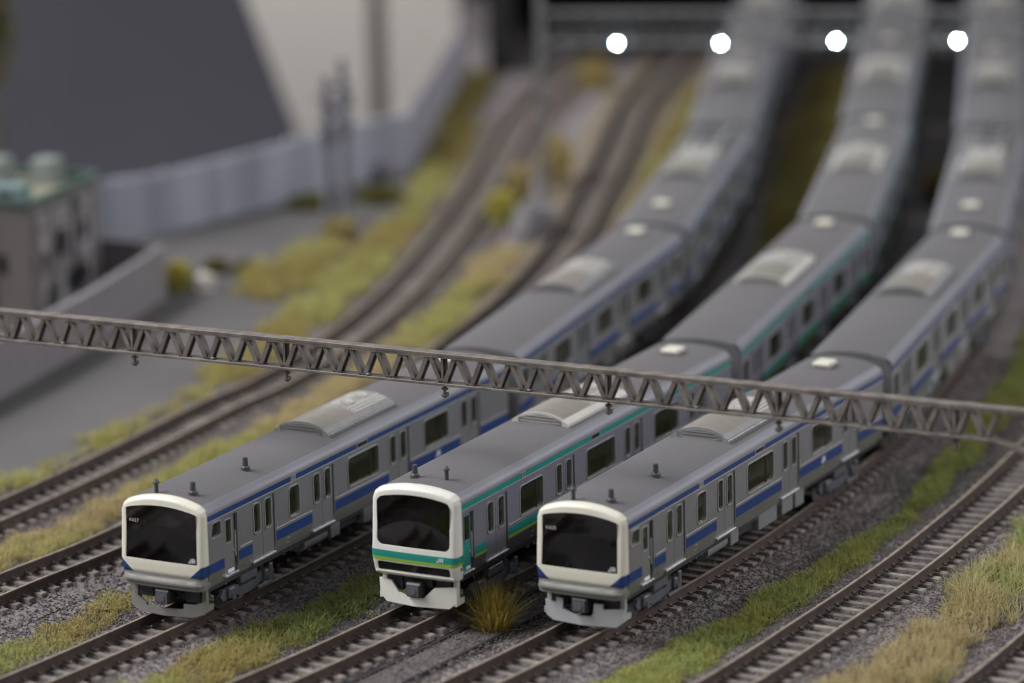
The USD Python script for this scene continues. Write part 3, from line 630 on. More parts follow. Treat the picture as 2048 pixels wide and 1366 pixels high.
    # bogies
    for yc in (20.0, 110.0):
        m = MB()
        for sd in (1, -1):
            m.poly(Polygon([(-10.5, 3.5), (-9.6, 4.6), (-4, 4.5), (-3, 3.6), (3, 3.6), (4, 4.5), (9.6, 4.6), (10.5, 3.5), (9.5, 2.3), (4.4, 2.5), (3, 1.7), (-3, 1.7), (-4.4, 2.5), (-9.5, 2.3)]), .8, lambda v, sd=sd, yc=yc: np.c_[sd * (6.9 + v[:, 2]), yc + v[:, 0], v[:, 1]])
            m.box(*sorted((sd * 6.7, sd * 8.2)), yc - 3.2, yc + 3.2, 4.3, 6.2, .25)
        m.box(-6.9, 6.9, yc - 2.2, yc + 2.2, 3.2, 6.2)
        bg = obj('bogie', m, 'bogie', root)
        for sd in (1, -1):
            for ya in (-7, 7):
                obj('axle_box', MB().box(*sorted((sd * 7.5, sd * 8.5)), yc + ya - 1.2, yc + ya + 1.2, 2.5, 4.8, .3).cyl((sd * 8.4, yc + ya, 3.0), (sd * 8.8, yc + ya, 3.0), .8, .7, 12), 'bogie', bg)
                obj('wheel', MB().cyl((sd * 3.9, yc + ya, 2.9), (sd * 5.7, yc + ya, 2.9), 2.75, 2.9, 28).cyl((sd * 3.4, yc + ya, 2.9), (sd * 3.9, yc + ya, 2.9), 3.3, 3.3, 28), 'wheel', bg, smooth=30)
            obj('damper', MB().cyl((sd * 8.6, yc + 2.2, 2.1), (sd * 8.6, yc + 7.5, 2.1), .38, .38, 10).box(*sorted((sd * 8.0, sd * 8.7)), yc + 7.2, yc + 8.6, 1.8, 5.8, .2), 'bogie', bg)
    # equipment under the floor
    for sd in (1, -1):
        for (a, b, z0) in ((52.0, 55.8, 4.3), (65.8, 75.1, 3.8), (77.8, 83.3, 3.9), (84.6, 89.1, 3.7)) + (() if lead else ((31, 40, 3.9), (42, 50, 4.4))):
            bx_ = obj('equipment_box', MB().box(*sorted((sd * 3.0, sd * 8.75)), a, b, z0, bot - .05, .15), 'box', root)
        obj('equipment_rack', MB().box(*sorted((sd * 2.5, sd * 7.6)), 56, 92, 4.6, bot - .3), 'bogie_dark', root)
        if lead: obj('air_tank', MB().cyl((sd * 6.4, 42.0, 5.6), (sd * 6.4, 51.5, 5.6), 1.85, 1.85, 24), 'box', root, smooth=30)
        m = MB()
        for a in (33.5, 36.2, 38.8): m.cyl((sd * 5.5, a, 6.4), (sd * 8.4, a, 6.4), .5, .5, 8)
        obj('pipes', m, 'bogie', root)

def front_warp(fn, depth):
    def w(v): v = v.copy(); k = 1 - v[:, 1] / depth; v[:, 1] = v[:, 1] + k * fn(v[:, 0], v[:, 2]); return v
    return w
def ext_front(pg, s0, s1, edge=0.45):
    """A polygon in (lateral, z) as a fine solid running from s0 back to s1 along the car."""
    out = []
    for g_ in getattr(pg, 'geoms', [pg]):
        rings = [np.array(g_.exterior.coords)[:-1]] + [np.array(i.coords)[:-1] for i in g_.interiors]
        cs = m3.CrossSection([r.tolist() for r in rings], m3.FillRule.EvenOdd)
        mf = m3.Manifold.extrude(cs, s1 - s0).refine_to_length(edge)
        mm = mf.to_mesh(); v = np.array(mm.vert_properties[:, :3], float); out.append((np.c_[v[:, 0], s0 + v[:, 2], v[:, 1]], np.array(mm.tri_verts)[:, ::-1]))
    m = MB()
    for v, f in out: m.add(v, f)
    return m.out()
def round_front(outline, r, lean):
    ring = outline.exterior
    def fn(x, z):
        from shapely import points, distance
        d = distance(points(np.c_[x, z]), ring); q = np.clip(r - d, 0, r)
        return (r - np.sqrt(np.maximum(r * r - q * q, 0))) + lean(x, z)
    return fn
def build_face(root, sp, number=None):
    """The driver's end: mask, glass, bands, bumper, plough, coupler."""
    blue = sp['band'] == 'blue'; g, c, bot = sp['g'], sp['c'], sp['bot']
    dz = 0 if blue else 0.55
    xs = np.linspace(-8.3, 8.3, 41); arc = [(x_, roof_z(np.array([x_]), g, c + .25)[0] + .1) for x_ in xs]
    zbot = 9.95 if blue else 8.0
    # full outline of the end
    full = Polygon([(-W + .35, zbot - .3), (-W + .02, 12.5 + dz), (-W + .05, g + .2), (-9.3, g + 1.2)] + arc + [(9.3, g + 1.2), (W - .05, g + .2), (W - .02, 12.5 + dz), (W - .35, zbot - .3)]).buffer(-.5).buffer(.5, quad_segs=6)
    lean = (lambda x, z: .0028 * x * x + np.maximum(0, z - 12) * .075) if blue else (lambda x, z: .0035 * x * x + np.maximum(0, z - 12.5) * .085 + np.maximum(0, 11 - z) * .22)
    fn = round_front(full, 0.95, lean); D = sp['front'] + .35
    def face_part(pg, s0=0.0, s1=None):
        s1 = D if s1 is None else s1
        v, f = ext_front(pg, 0, s1); v = front_warp(fn, s1)(v); v[:, 1] += s0; return v, f
    if blue: glass_pg = Polygon([(-8.35, 12.75), (-8.15, 22.9)] + [(x_, 24.0 - 1.0 * (abs(x_) / 8) ** 2.0) for x_ in np.linspace(-7.6, 7.6, 17)] + [(8.15, 22.9), (8.35, 12.75)])
    else: glass_pg = Polygon([(-8.3, 14.1), (-8.15, 23.5)] + [(x_, 24.75 - 1.0 * (abs(x_) / 8) ** 2.0) for x_ in np.linspace(-7.6, 7.6, 17)] + [(8.15, 23.5), (8.3, 14.1)]).buffer(-1.4).buffer(1.4, quad_segs=6)
    if blue:
        glass_pg = glass_pg.union(sbox(-8.3, 12.75, 8.3, 14)).buffer(.0)
        glass_pg = glass_pg.buffer(-.25).buffer(.25, quad_segs=4)
        low = Polygon([(-9.25, 12.45), (-6.5, 9.95), (6.5, 9.95), (9.25, 12.45), (12, 12.45), (12, 40), (-12, 40), (-12, 12.45)])
        maskp = full.intersection(low)
    else: maskp = full
    hl = rrect(-8.2, 8.2, 8.8, 10.65, .45) if not blue else None
    mp = maskp.difference(glass_pg)
    if hl is not None: mp = mp.difference(hl)
    mk = 'ivory' if blue else 'white'
    mask = obj('front_mask', face_part(mp), mk, root, smooth=50)
    gl = obj('windscreen', face_part(glass_pg.buffer(.05), .18, .6), 'cabglass', root, smooth=50)
    border = glass_pg.difference(glass_pg.buffer(-.55)); lower = glass_pg.intersection(sbox(-20, 0, 20, 15.2 + dz * 2)); upper = glass_pg.intersection(sbox(-20, 22.3 + dz, 20, 40))
    obj('dark_border', face_part(unary_union([border, lower, upper]), .26, .7), 'blackglass', gl, smooth=50)
    # wipers and dim destination boxes behind the glass
    m = MB().bar((-2.2, .75, 16.2 + dz), (.6, .75, 15.3 + dz), .16, .16).bar((2.2, .75, 16.0 + dz), (5.2, .85, 15.3 + dz), .16, .16)
    obj('wipers', m, 'black', gl)
    obj('sign_box', MB().box(-2.2, 4.4, 2.3, 3.2, 22.0 + dz, 23.0 + dz).box(-6.3, -3.8, 2.5, 3.2, 22.0 + dz, 22.9 + dz), 'bogie', gl)
    # cab inside: desk, back wall with lit windows
    m = MB().box(-8.6, 8.6, 1.4, 5.0, 10, 14.6 + dz, .3).box(-7.6, -7.0, 4, 4.6, 14, 22)
    obj('driver_desk', m, 'cabin', root)
    m = MB().poly(sbox(-8.9, 9, 8.9, g + .2).difference(unary_union([sbox(-7.4, 15.2, -3.4, 20.6), sbox(-1.7, 13.5, .3, 20.6), sbox(3.4, 15.2, 7.0, 20.6)])), .4, lambda v: np.c_[v[:, 0], 13.9 + v[:, 2], v[:, 1]])
    obj('cab_partition', m, 'cabin', root)
    # lettering
    tx = meshkit.text_mesh('JR', .85, .05); v = np.array(tx.vertices)
    if blue: px_, pz_ = 6.3, 13.15
    else: px_, pz_ = 5.4, 11.85
    xs_, zs_ = px_ + v[:, 0] * 1.15, pz_ + v[:, 1]
    obj('emblem', (np.c_[xs_, fn(xs_, zs_) - v[:, 2] + (.06 if blue else -.06), zs_], tx.faces[:, ::-1]), 'print', root)
    if number:
        tx = meshkit.text_mesh(number, .66, .06); v = np.array(tx.vertices); xs_, zs_ = -7.5 + v[:, 0], 20.15 + v[:, 1]
        obj('unit_number', (np.c_[xs_, fn(xs_, zs_) - v[:, 2] + .04, zs_], tx.faces[:, ::-1]), 'printgrey', root)
    if blue:
        for sd in (1, -1):
            cb = Polygon([(sd * 6.5, 9.95), (sd * 9.25, 12.45), (sd * 12, 12.45), (sd * 12, 9.95)]).intersection(full)
            obj('corner_band', face_part(cb), 'blue', root, smooth=50)
        bump = Polygon([(-9.2, 7.35), (-9.42, 8.3), (-9.42, 9.93), (9.42, 9.93), (9.42, 8.3), (9.2, 7.35)])
        v, f = ext_front(bump, 0, 3.2, .5); k = 1 - v[:, 1] / 3.2
        x_, z_ = v[:, 0], v[:, 2]; q = np.clip((np.abs(x_) - 7.6) / 1.85, 0, 1)
        v[:, 1] += k * (.0035 * x_ * x_ + 1.0 * q ** 2 + .1 - .42 * np.clip((9.35 - z_) / .45, 0, 1) + .15 * np.clip((8.3 - z_) / .9, 0, 1))
        bp_ = obj('bumper', (v, f), 'bumper', root, smooth=25)
        lip = Polygon([(-9.0, 8.35), (-9.2, 8.6), (-8.6, 8.78), (8.6, 8.78), (9.2, 8.6), (9.0, 8.35)])
        v, f = ext_front(lip, 0, 1.2, .5); v[:, 1] += .0035 * v[:, 0] ** 2 + 1.0 * np.clip((np.abs(v[:, 0]) - 7.6) / 1.85, 0, 1) ** 2 - .75
        obj('bumper_lip', (v, f), 'bumper', bp_, smooth=25)
    else:
        st = full.intersection(sbox(-12, 11.65, 12, 13.0)); lm = full.intersection(sbox(-12, 11.05, 12, 11.65))
        obj('front_band', face_part(st.buffer(.03), -.07, D + .05), 'teal', mask, smooth=50); obj('lime_band', face_part(lm.buffer(.03), -.07, D + .05), 'lime', mask, smooth=50)
        lp = obj('lamp_panel', face_part(hl.buffer(.03), .2, .6), 'blackglass', root, smooth=50)
        obj('lower_lip', (lambda vf: (np.c_[vf[0][:, 0], vf[0][:, 1] - .35, vf[0][:, 2]], vf[1]))(face_part(rrect(-8.9, 8.9, 7.8, 8.55, .3), .1, 2.5)), 'white', mask, smooth=50)
        obj('headlamps', MB().cyl((-6.6, .75, 9.75), (-6.6, 1.2, 9.75), .5, .5, 14).cyl((6.6, .75, 9.75), (6.6, 1.2, 9.75), .5, .5, 14), 'bogie', lp)
        for sd in (1, -1): obj('corner_lamp', MB().box(*sorted((sd * (W - .15), sd * (W + .03))), 2.4, 3.3, 9.9, 10.5), 'box', root)
    # plough: two plates meeting in a shallow V
    pm = 'plough_grey' if blue else 'white'
    if blue and number == 'K417':
        pl = Polygon([(-8.3, 2.4), (-8.5, 5.0), (-4.6, 3.4), (-4.6, 2.9), (4.2, 2.9), (4.2, 4.0), (6.4, 4.0), (9.0, 4.9), (8.6, 2.2), (6.0, 1.4), (-6.0, 1.4)])
        pm = 'bumper'
    elif blue:
        pl = Polygon([(-8.3, 2.2), (-8.5, 5.2), (-5.9, 4.9), (-5.9, 6.1), (-4.3, 6.0), (-4.3, 3.9), (-1.9, 3.2), (2.0, 3.2), (2.5, 3.9), (2.7, 5.8), (4.5, 5.8), (4.5, 4.7), (8.8, 5.0), (8.6, 2.4), (7.2, 1.3), (-6.6, 1.3)])
    else:
        pl = Polygon([(-8.6, 3.2), (-8.8, 6.5), (-5.8, 6.3), (-4.0, 4.2), (-1.8, 3.7), (1.8, 3.7), (4.0, 5.9), (8.8, 6.4), (8.8, 3.3), (7.2, 1.9), (-7.0, 1.9)])
    v, f = ext_front(pl, 0, .55, .6); v[:, 1] += .5 + .16 * np.abs(v[:, 0]) + .03 * (v[:, 2] - 3)
    pg_ = obj('plough', (v, f), pm, root, smooth=25)
    for sd in (1, -1):
        obj('plough_wing', MB().box(*sorted((sd * 8.15, sd * 8.75)), 1.9, 5.2, 2.5, 3.7), pm, pg_)
        obj('plough_stay', MB().box(*sorted((sd * 7.5, sd * 8.6)), 2.9, 3.8, 3.2, bot + .2, .15), pm, pg_)
    cp = obj('coupler', MB().box(-1.8, 1.8, -.2, 2.2, 3.9, 6.9, .35).box(-1.0, 1.0, 2, 9, 4.4, 6.2).box(-3.2, 3.2, 2.2, 3.4, 5.8, bot - .1), 'black', root)
    obj('coupler_socket', MB().cyl((.1, -.5, 5.3), (.1, -.15, 5.3), .7, .7, 14).box(-1.3, 1.3, -.35, -.15, 4.3, 6.4), 'bogie', cp)
    obj('front_equipment', MB().box(-7.2, -4.0, 3.0, 7, 4.2, bot - .2).box(3.6, 7.0, 3.0, 7, 4.0, bot - .2).box(-3, 3, 4, 8, 4, bot), 'bogie_dark', root)

GL = {'L': 'cars of the left blue-striped train', 'M': 'cars of the middle green-striped train', 'R': 'cars of the right blue-striped train'}
ANT_B = [(-3.2, 4.6, 'thin'), (4.1, 6.6, 'big'), (4.2, 26.5, 'big')]; ANT_G = [(-3.9, 9.0, 'big'), (2.9, 9.8, 'thin')]
lead_label = {'L': 'blue-banded silver leading car with unit number K417, front car of the leftmost train',
              'M': 'silver leading car with green and lime bands and white face, between the two blue trains',
              'R': 'blue-banded silver leading car with unit number K423, beside the broad green grass strip'}
for q, sp, num in (('L', BLUE, 'K417'), ('M', GREENC, None), ('R', BLUE, 'K423')):
    loc, rz = car_pose(q, 0)
    t = thing('leading_car', lead_label[q], 'train car', loc, rz, GL[q])
    build_car(t, sp, True, jr=1, antennas=ANT_B if sp is BLUE else ANT_G, acm=('ac_steel', 'ac_grey', 'ac_trim') if sp is BLUE else ('ac_steel', 'ac_grey', 'ac_white'))
    build_face(t, sp, num)
ordn = {1: 'second', 2: 'third', 3: 'fourth', 4: 'fifth'}
whose = {'L': 'left blue-striped train', 'M': 'middle green-striped train', 'R': 'right blue-striped train'}
protos = {}
for q in 'LMR':
    sp = mid(GREENC if q == 'M' else BLUE); col = 'green' if q == 'M' else 'blue'
    for n in (1, 2, 3, 4):
        pant = q != 'M' and n == 2; vents = (19.8,) if pant else (121.5,)
        key = (col, pant, vents); loc, rz = car_pose(q, n)
        what = {1: f'{ordn[n]} silver car of the {whose[q]}, coupled right behind its leading car', 2: f'{ordn[n]} silver car of the {whose[q]}, ' + ('carrying a folded pantograph' if pant else 'blurred, with a cream roof vent'),
                3: f'{ordn[n]} silver car of the {whose[q]}, blurred, under the far gantry', 4: f'{ordn[n]} and farthest visible silver car of the {whose[q]}, near the dark tunnel'}[n]
        name = 'passenger_car'
        if key not in protos:
            t = thing(name, what, 'train car', loc, rz, GL[q]); build_car(t, sp, False, pant=pant, vents=vents, acm=('ac_steel', 'ac_grey', 'ac_trim' if col == 'blue' else 'ac_white')); protos[key] = t
        else: copy_of(protos[key], name, what, 'train car', loc, rz, GL[q])

# ------------------------------------------------------------------ near gantry across the tracks
GA = np.array([-79.1, 856.1]); GDIR = np.array([164.5, -82.2]); GDIR /= np.linalg.norm(GDIR); grot = math.atan2(GDIR[1], GDIR[0])
gt = thing('near_gantry', 'brown weathered lattice gantry beam spanning all tracks in front', 'gantry', (GA[0], GA[1], 0), grot)
U0, U1 = -78.0, 222.0
obj('upper_chord', MB().box(U0, U1, -1.2, 1.4, 48.1, 48.75, .08).box(U0, U1, -1.2, -.95, 47.75, 48.1), 'truss', gt)
obj('lower_chord', MB().box(U0, 190, -1.2, 1.4, 42.0, 42.55, .08), 'truss', gt)
obj('lower_chord', MB().bar((190, .1, 42.28), (U1, .1, 33.5), .55, 2.6), 'truss', gt)
VP = 6.083
k0, k1 = int(U0 // VP) + 1, int(189 // VP)
for k in range(k0, k1 + 1):
    u = k * VP
    for sg in (-1, 1):
        a = np.array([u + sg * .35, 0, 42.5]); b = np.array([u + sg * (VP / 2 - .25), 0, 48.1])
        m = MB().bar(a + [0, -.75, 0], b + [0, -.75, 0], .5, .85, (0, 1, 0)).bar(a + [0, .95, 0], b + [0, .95, 0], .5, .85, (0, 1, 0)).bar(a + [-sg * .3, .1, .02], b + [-sg * .3, .1, 0], 1.7, .25, (0, 1, 0))
        obj('lattice_bar', m, 'truss', gt)
    obj('gusset', MB().box(u - .9, u + .9, -1.0, -.55, 42.5, 43.0), 'truss', gt)
    if k % 3 == 0 and k % 6 != 0: obj('bright_clip', MB().box(u + .7, u + 1.5, -1.1, -.4, 42.6, 43.15, .15), 'pole', gt)
for k in range(6, 11):
    pass
for sgn, u in ((-1, U0 + 1), (1, U1 - 1)):
    pst = obj('post', MB().box(u - 1.4, u + 1.4, -1.4, 1.4, -4.2, 49.5, .1), 'truss', gt)
for u in (199, 206, 213):
    zb = 42.28 - (u - 190) / 32 * 8.8
    obj('lattice_bar', MB().bar((u, 0, zb), (u + 2.6, 0, 48.1), .6, .9, (0, 1, 0)), 'truss', gt)
    obj('lattice_bar', MB().bar((u, 0, zb), (u - 3.4, 0, 48.1), .6, .9, (0, 1, 0)), 'truss', gt)
inames = {-1: 'leftmost', 0: 'left of the left blue train', 1: 'over the left blue train', 2: 'over the green train', 3: 'over the right blue train', 4: 'over the green grass strip', 5: 'at the right end'}
for i in range(-1, 6):
    u = i * 36.5
    obj('hanger', MB().box(u - .25, u + .25, -1.0, .9, 42.5, 48.1).box(u - .7, u + .7, -.2, .2, 42.5, 48.1), 'truss', gt)
    m = MB().cyl((u, 0, 42.0), (u, 0, 39.5), .28, .28, 12).cyl((u, 0, 41.35), (u, 0, 40.95), .75, .62, 16).cyl((u, 0, 40.5), (u, 0, 40.2), .38, .38, 12).cyl((u, 0, 39.95), (u, 0, 39.6), .82, .7, 16).cyl((u, 0, 39.6), (u, 0, 39.3), .45, .3, 12)
    m.box(u + .3, u + .85, -.2, .2, 39.8, 40.5)
    obj('insulator', m, 'truss', gt, smooth=30)

# ------------------------------------------------------------------ far gantry with its four lamps
P0, P1 = np.array([10.5, 1224.0]), np.array([200.0, 1200.0]); fd = (P1 - P0) / np.linalg.norm(P1 - P0); frot = math.atan2(fd[1], fd[0])
fg = thing('far_gantry', 'grey lattice gantry far back carrying four lit lamps', 'gantry', (P0[0], P0[1], 0), frot)
FL = float(np.linalg.norm(P1 - P0))
obj('post', MB().box(-1.2, 1.2, -1.2, 1.2, -4.2, 62, .2), 'truss_far', fg); obj('post', MB().box(FL - 1.6, FL + 1.6, -1.6, 1.6, -4.2, 62, .2), 'truss_far', fg)
for zc in (42.0, 51.0):
    obj('chord', MB().box(0, FL, -1.2, 1.2, zc - .6, zc + .6, .15), 'truss_far', fg)
for k in range(int(FL // 6)):
    u = 3 + k * 6.0
    for sg in (-1, 1): obj('lattice_bar', MB().bar((u, 0, 42.8), (u + sg * 3, 0, 50.2), .7, .7, (0, 1, 0)), 'truss_far', fg)
obj('knee_brace', MB().bar((0, 0, 36), (11, 0, 41.5), 1.3, 1.3), 'truss_far', fg)
def lamp_at(px, py, z):
    a, b = (px - 1024) / FPX, -(py - 683) / FPX
    d = Dc + (a * cr + b * sr) * Xc + (-a * sr + b * cr) * Uc
    return d * ((z - CAMH) / d[2]) + np.array([0, 0, CAMH])
lampl = ['leftmost', 'second from the left', 'third from the left', 'rightmost']
for i, (px, py) in enumerate(((1233, 88), (1440, 88), (1672, 81), (1915, 82))):
    # each lamp hangs just below the lower chord
    zz = 42.4 if i < 2 else 42.9
    u = ((lamp_at(px, py, zz)[:2] - P0) @ fd); y_ = -3.2
    wx, wy = P0 + fd * u + np.array([-fd[1], fd[0]]) * y_
    l = thing('gantry_lamp', f'round lit white lamp on the far gantry, {lampl[i]} of the four', 'lamp', (wx, wy, zz), frot, 'lamps on the far gantry')
    obj('bulb', trimesh.creation.icosphere(2, (.39, .35, .46, .42)[i]), 'lamp', l, smooth=True)
    obj('housing', MB().box(-1.0, 1.0, .7, 2.0, -1.2, 1.2, .2), 'bogie_dark', l)

# ------------------------------------------------------------------ tunnel
tn = thing('tunnel', 'black tunnel mouth the tracks run into at the back', 'tunnel', (0, 1428, 0))
obj('side_wall', MB().box(-6, 3, 0, 240, -4.2, 70), 'tunnel', tn); obj('side_wall', MB().box(330, 340, 0, 240, -4.2, 70), 'tunnel', tn)
obj('roof', MB().box(-6, 340, 0, 240, 70.1, 74), 'tunnel', tn); obj('back_wall', MB().box(3.1, 329.9, 232, 240, -4.2, 70), 'tunnel', tn)

# ------------------------------------------------------------------ fence of corrugated panels
fn_ = thing('corrugated_fence', 'pale lilac corrugated fence along the back edge of the layout', 'fence')
for i in range(len(fence_pts) - 1):
    a, b = fence_pts[i], fence_pts[i + 1]; L_ = np.linalg.norm(b - a); n = max(1, round(L_ / 6)); d = (b - a) / L_; nr = np.array([-d[1], d[0]])
    hh = 18.5
    for k in range(n):
        p, q = a + d * L_ * k / n, a + d * (L_ * (k + 1) / n - .15); m = MB()
        w = np.linspace(0, 1, 29); off = .4 * np.sign(np.sin(w * 2 * np.pi * 4)) * np.minimum(1, np.abs(np.sin(w * 2 * np.pi * 4)) * 1.6)
        pts = p + (q - p) * w[:, None] + nr * off[:, None]
        v = np.vstack([np.c_[pts, np.full(29, -3.9)], np.c_[pts, np.full(29, hh - 4 + RNG.normal(0, .1))], np.c_[pts + nr * .5, np.full(29, -3.9)], np.c_[pts + nr * .5, np.full(29, hh - 4)]])
        kk = np.arange(28); f = np.vstack([np.c_[kk, kk + 1, 30 + kk, 29 + kk], np.c_[58 + kk, 87 + kk, 88 + kk, 59 + kk], np.c_[29 + kk, 30 + kk, 88 + kk, 87 + kk]])
        obj('panel', m.add(v, f), ('fence', 'fence_b')[RNG.integers(2)] if i < 6 else 'fence_far', fn_, smooth=40, fix=False)
    obj('fence_post', MB().box(a[0] - .7, a[0] + .7, a[1] - .7 + 1.5, a[1] + .7 + 1.5, -4.2, hh - 3.5), 'fence', fn_)

# ------------------------------------------------------------------ yard wall and building
yw = thing('yard_wall', 'low grey-lilac wall around the yard of the green-roofed building', 'wall')
pts = [at('L', t, -137)[:2] for t in (40, 95, 150, 211, 272)]
for a, b in zip(pts[:-1], pts[1:]):
    obj('wall_panel', MB().bar((*a, 3.2), (*b, 3.2), 14.3, 1.6), 'lowwall', yw); obj('coping', MB().bar((*a, 10.6), (*b, 10.6), .6, 2.2), 'lowwall', yw)
e = pts[-1]; e2 = (e[0] - 34, e[1] + 22); obj('wall_panel', MB().bar((*e, 3.2), (*e2, 3.2), 14.3, 1.6), 'lowwall', yw); obj('coping', MB().bar((*e, 10.6), (*e2, 10.6), .6, 2.2), 'lowwall', yw)
yp = Polygon([pts[0], pts[2], pts[4], e2, (-175, 1120), (-175, 960)])
tag(obj('yard_ground', MB().poly(yp, .3, lambda v: v + [0, 0, -3.4]), 'brown'), 'bare brown earth inside the low yard wall', 'yard', kind='structure')
B0 = np.array([-124.2, 1074.0]); bd_ = np.array([-111.0, 1107.0]) - B0; bang = math.atan2(bd_[1], bd_[0])
bl = thing('stone_building', 'small stone building with green copper roof edge and arched dark windows', 'building', (B0[0], B0[1], -3.3), bang)
BL, BWd, BH = 37.0, 30.0, 31.5     # along the right face, to the left, height (local x along the face, y to the left)
face = sbox(0, 0, BL, BH)
wn = [rrect(4.2, 7.0, 12.5, 18.2, 1.3), rrect(11.5, 18.5, 14.5, 22.5, 2.4), rrect(26, 29.8, 16, 22.5, 1.7), rrect(24.0, 26.5, 25, 28.2, .8)]
lowr = [Polygon([(6, 0), (6, 7), (9.5, 11), (13, 7), (13, 0)]), rrect(17, 30, 3.5, 10.5, 2.5)]
obj('right_wall', MB().poly(face.difference(unary_union(wn + lowr)), .9, lambda v: np.c_[v[:, 0], .9 - v[:, 2], v[:, 1]]), 'bstone', bl)
for w_ in wn + lowr:
    o_ = obj('window', MB().poly(w_.buffer(.2), .2, lambda v: np.c_[v[:, 0], 1.3 - v[:, 2], v[:, 1]]), 'window', bl)
    obj('frame', MB().poly(frame(w_.buffer(-.05), .45), .3, lambda v: np.c_[v[:, 0], .05 - v[:, 2], v[:, 1]]), 'bstone', o_)
lw = [rrect(8.0, 11, 12, 18, 1.2), rrect(18, 22, 12, 18, 1.2)]
obj('front_wall', MB().poly(sbox(.05, 0, BWd, BH).difference(unary_union(lw)), .9, lambda v: np.c_[v[:, 2], v[:, 0], v[:, 1]]), 'bstone_dark', bl)
for w_ in lw: obj('window', MB().poly(w_.buffer(.2), .2, lambda v: np.c_[1.0 + v[:, 2], v[:, 0], v[:, 1]]), 'window', bl)
obj('back_wall', MB().box(BL - .9, BL, 1, BWd, 0, BH), 'bstone_dark', bl); obj('left_wall', MB().box(0.95, BL - .95, BWd - .9, BWd, 0, BH), 'bstone_dark', bl)
obj('corner_pilaster', MB().box(-.8, 0, 12.5, 16, 0, BH - .2), 'copper_pale', bl); obj('corner_pilaster', MB().box(-.8, 0, 24, 27, 0, BH - .2), 'copper_pale', bl)
rf = obj('roof', MB().box(.9, BL - .9, .9, BWd - .9, BH - 1.4, BH - .6), 'flatroof', bl)
for nm, b_ in (('parapet', (-.9, BL + .9, -.9, .7)), ('parapet', (-.9, BL + .9, BWd - .7, BWd + .9)), ('parapet', (-.9, .7, .7, BWd - .7)), ('parapet', (BL - .7, BL + .9, .7, BWd - .7))):
    obj(nm, MB().box(*b_, BH - .1, BH + 1.7, .1), 'copper', rf)
obj('roof_tank', MB().box(27, 34, 8, 14.5, BH - .6, BH + 6.2, .4), 'rooftank', rf); obj('roof_tank', MB().box(22, 30, 21, 28, BH - .6, BH + 6.5, .4), 'rooftank', rf)
hb = obj('stair_house', MB().box(3, 10, 5, 14, BH - .6, BH + 4, .3), 'copper_pale', rf); obj('stair_door', MB().box(2.7, 3.0, 7.5, 11.5, BH - .5, BH + 2.8), 'window', hb)
for zc_, pr_ in ((11.2, .35), (23.6, .3), (29.4, .5)):
    obj('string_course', MB().box(-pr_, BL + .1, -pr_, -.02, zc_, zc_ + .8), 'bstone_dark', bl)
for u_ in (.6, 9.0, 21.5, 33.5): obj('wall_pier', MB().box(u_, u_ + 1.6, -.28, -.01, 0, 29.2), 'bstone_dark', bl)
obj('drain_pipe', MB().cyl((22.2, -.6, 0), (22.2, -.6, 30), .35, .35, 8), 'window', bl)
obj('awning', MB().box(8, 24, -3.0, -.05, 2.2, 3.2, .2), 'copper_pale', bl)

# ------------------------------------------------------------------ poles behind the tracks
for i, (bx, by, hgt, lab) in enumerate(((-52.0, 1193.0, 43, 'shorter grey pole with switch boxes in front of the lilac fence'), (-47.0, 1189.0, 48.5, 'taller grey pole with crossarms in front of the lilac fence'))):
    p = thing('utility_pole', lab, 'pole', (bx, by, -4.0), .3)
    obj('shaft', MB().cyl((0, 0, 0), (0, 0, hgt), 1.7, 1.3, 14), 'pole', p, smooth=30)
    obj('switch_box', MB().box(-2.0, 2.0, -2.4, -.6, hgt * .55, hgt * .55 + 6, .3), 'pole', p); obj('switch_box', MB().box(.8, 3.0, -1, 1, hgt * .72, hgt * .72 + 4, .3), 'pole', p)
    for zz in (.66, .84): obj('crossarm', MB().box(-3.4, 3.4, -.5, .5, hgt * zz, hgt * zz + .9), 'pole', p)

# stand post and model tree behind
xp, _ = on_plane(756, 120, 1500.0)
sp_ = thing('stand_post', 'blurred beige upright post in front of the cream backdrop panel', 'post', (xp, 1500, -900))
obj('shaft', MB().box(-3.2, 3.2, -3, 3, 0, 1320, .4), 'post', sp_); obj('foot', MB().box(-40, 40, -20, 20, 0, 12, 1), 'post', sp_)

# ------------------------------------------------------------------ grass and shrubs
def blades(px, py, z0, hgt, lean, wid, rng, tilt=None):
    n = len(px); a = rng.random(n) * 2 * np.pi; L_ = lean * np.abs(rng.normal(0, .75, n)) if tilt is None else tilt
    dx, dy = np.cos(a), np.sin(a); b = a + rng.normal(np.pi / 2, .5, n); wx, wy = np.cos(b) * wid, np.sin(b) * wid
    z = np.full(n, z0) if np.isscalar(z0) else z0
    q = 1 / np.sqrt(1 + L_ ** 2); hz, hl_ = hgt * q, hgt * L_ * q
    B = np.stack([px, py, z], -1); Mi = B + np.stack([dx * hl_ * .42, dy * hl_ * .42, hz * .58], -1); Tp = B + np.stack([dx * hl_, dy * hl_, hz], -1)
    wv = np.stack([wx, wy, np.zeros(n)], -1)
    v = np.stack([B - wv, B + wv, Mi + wv * .8, Mi - wv * .8, Tp], 1).reshape(-1, 3)
    f = (np.array([(0, 1, 2), (0, 2, 3), (3, 2, 4)])[None] + 5 * np.arange(n)[:, None, None]).reshape(-1, 3)
    return v, f
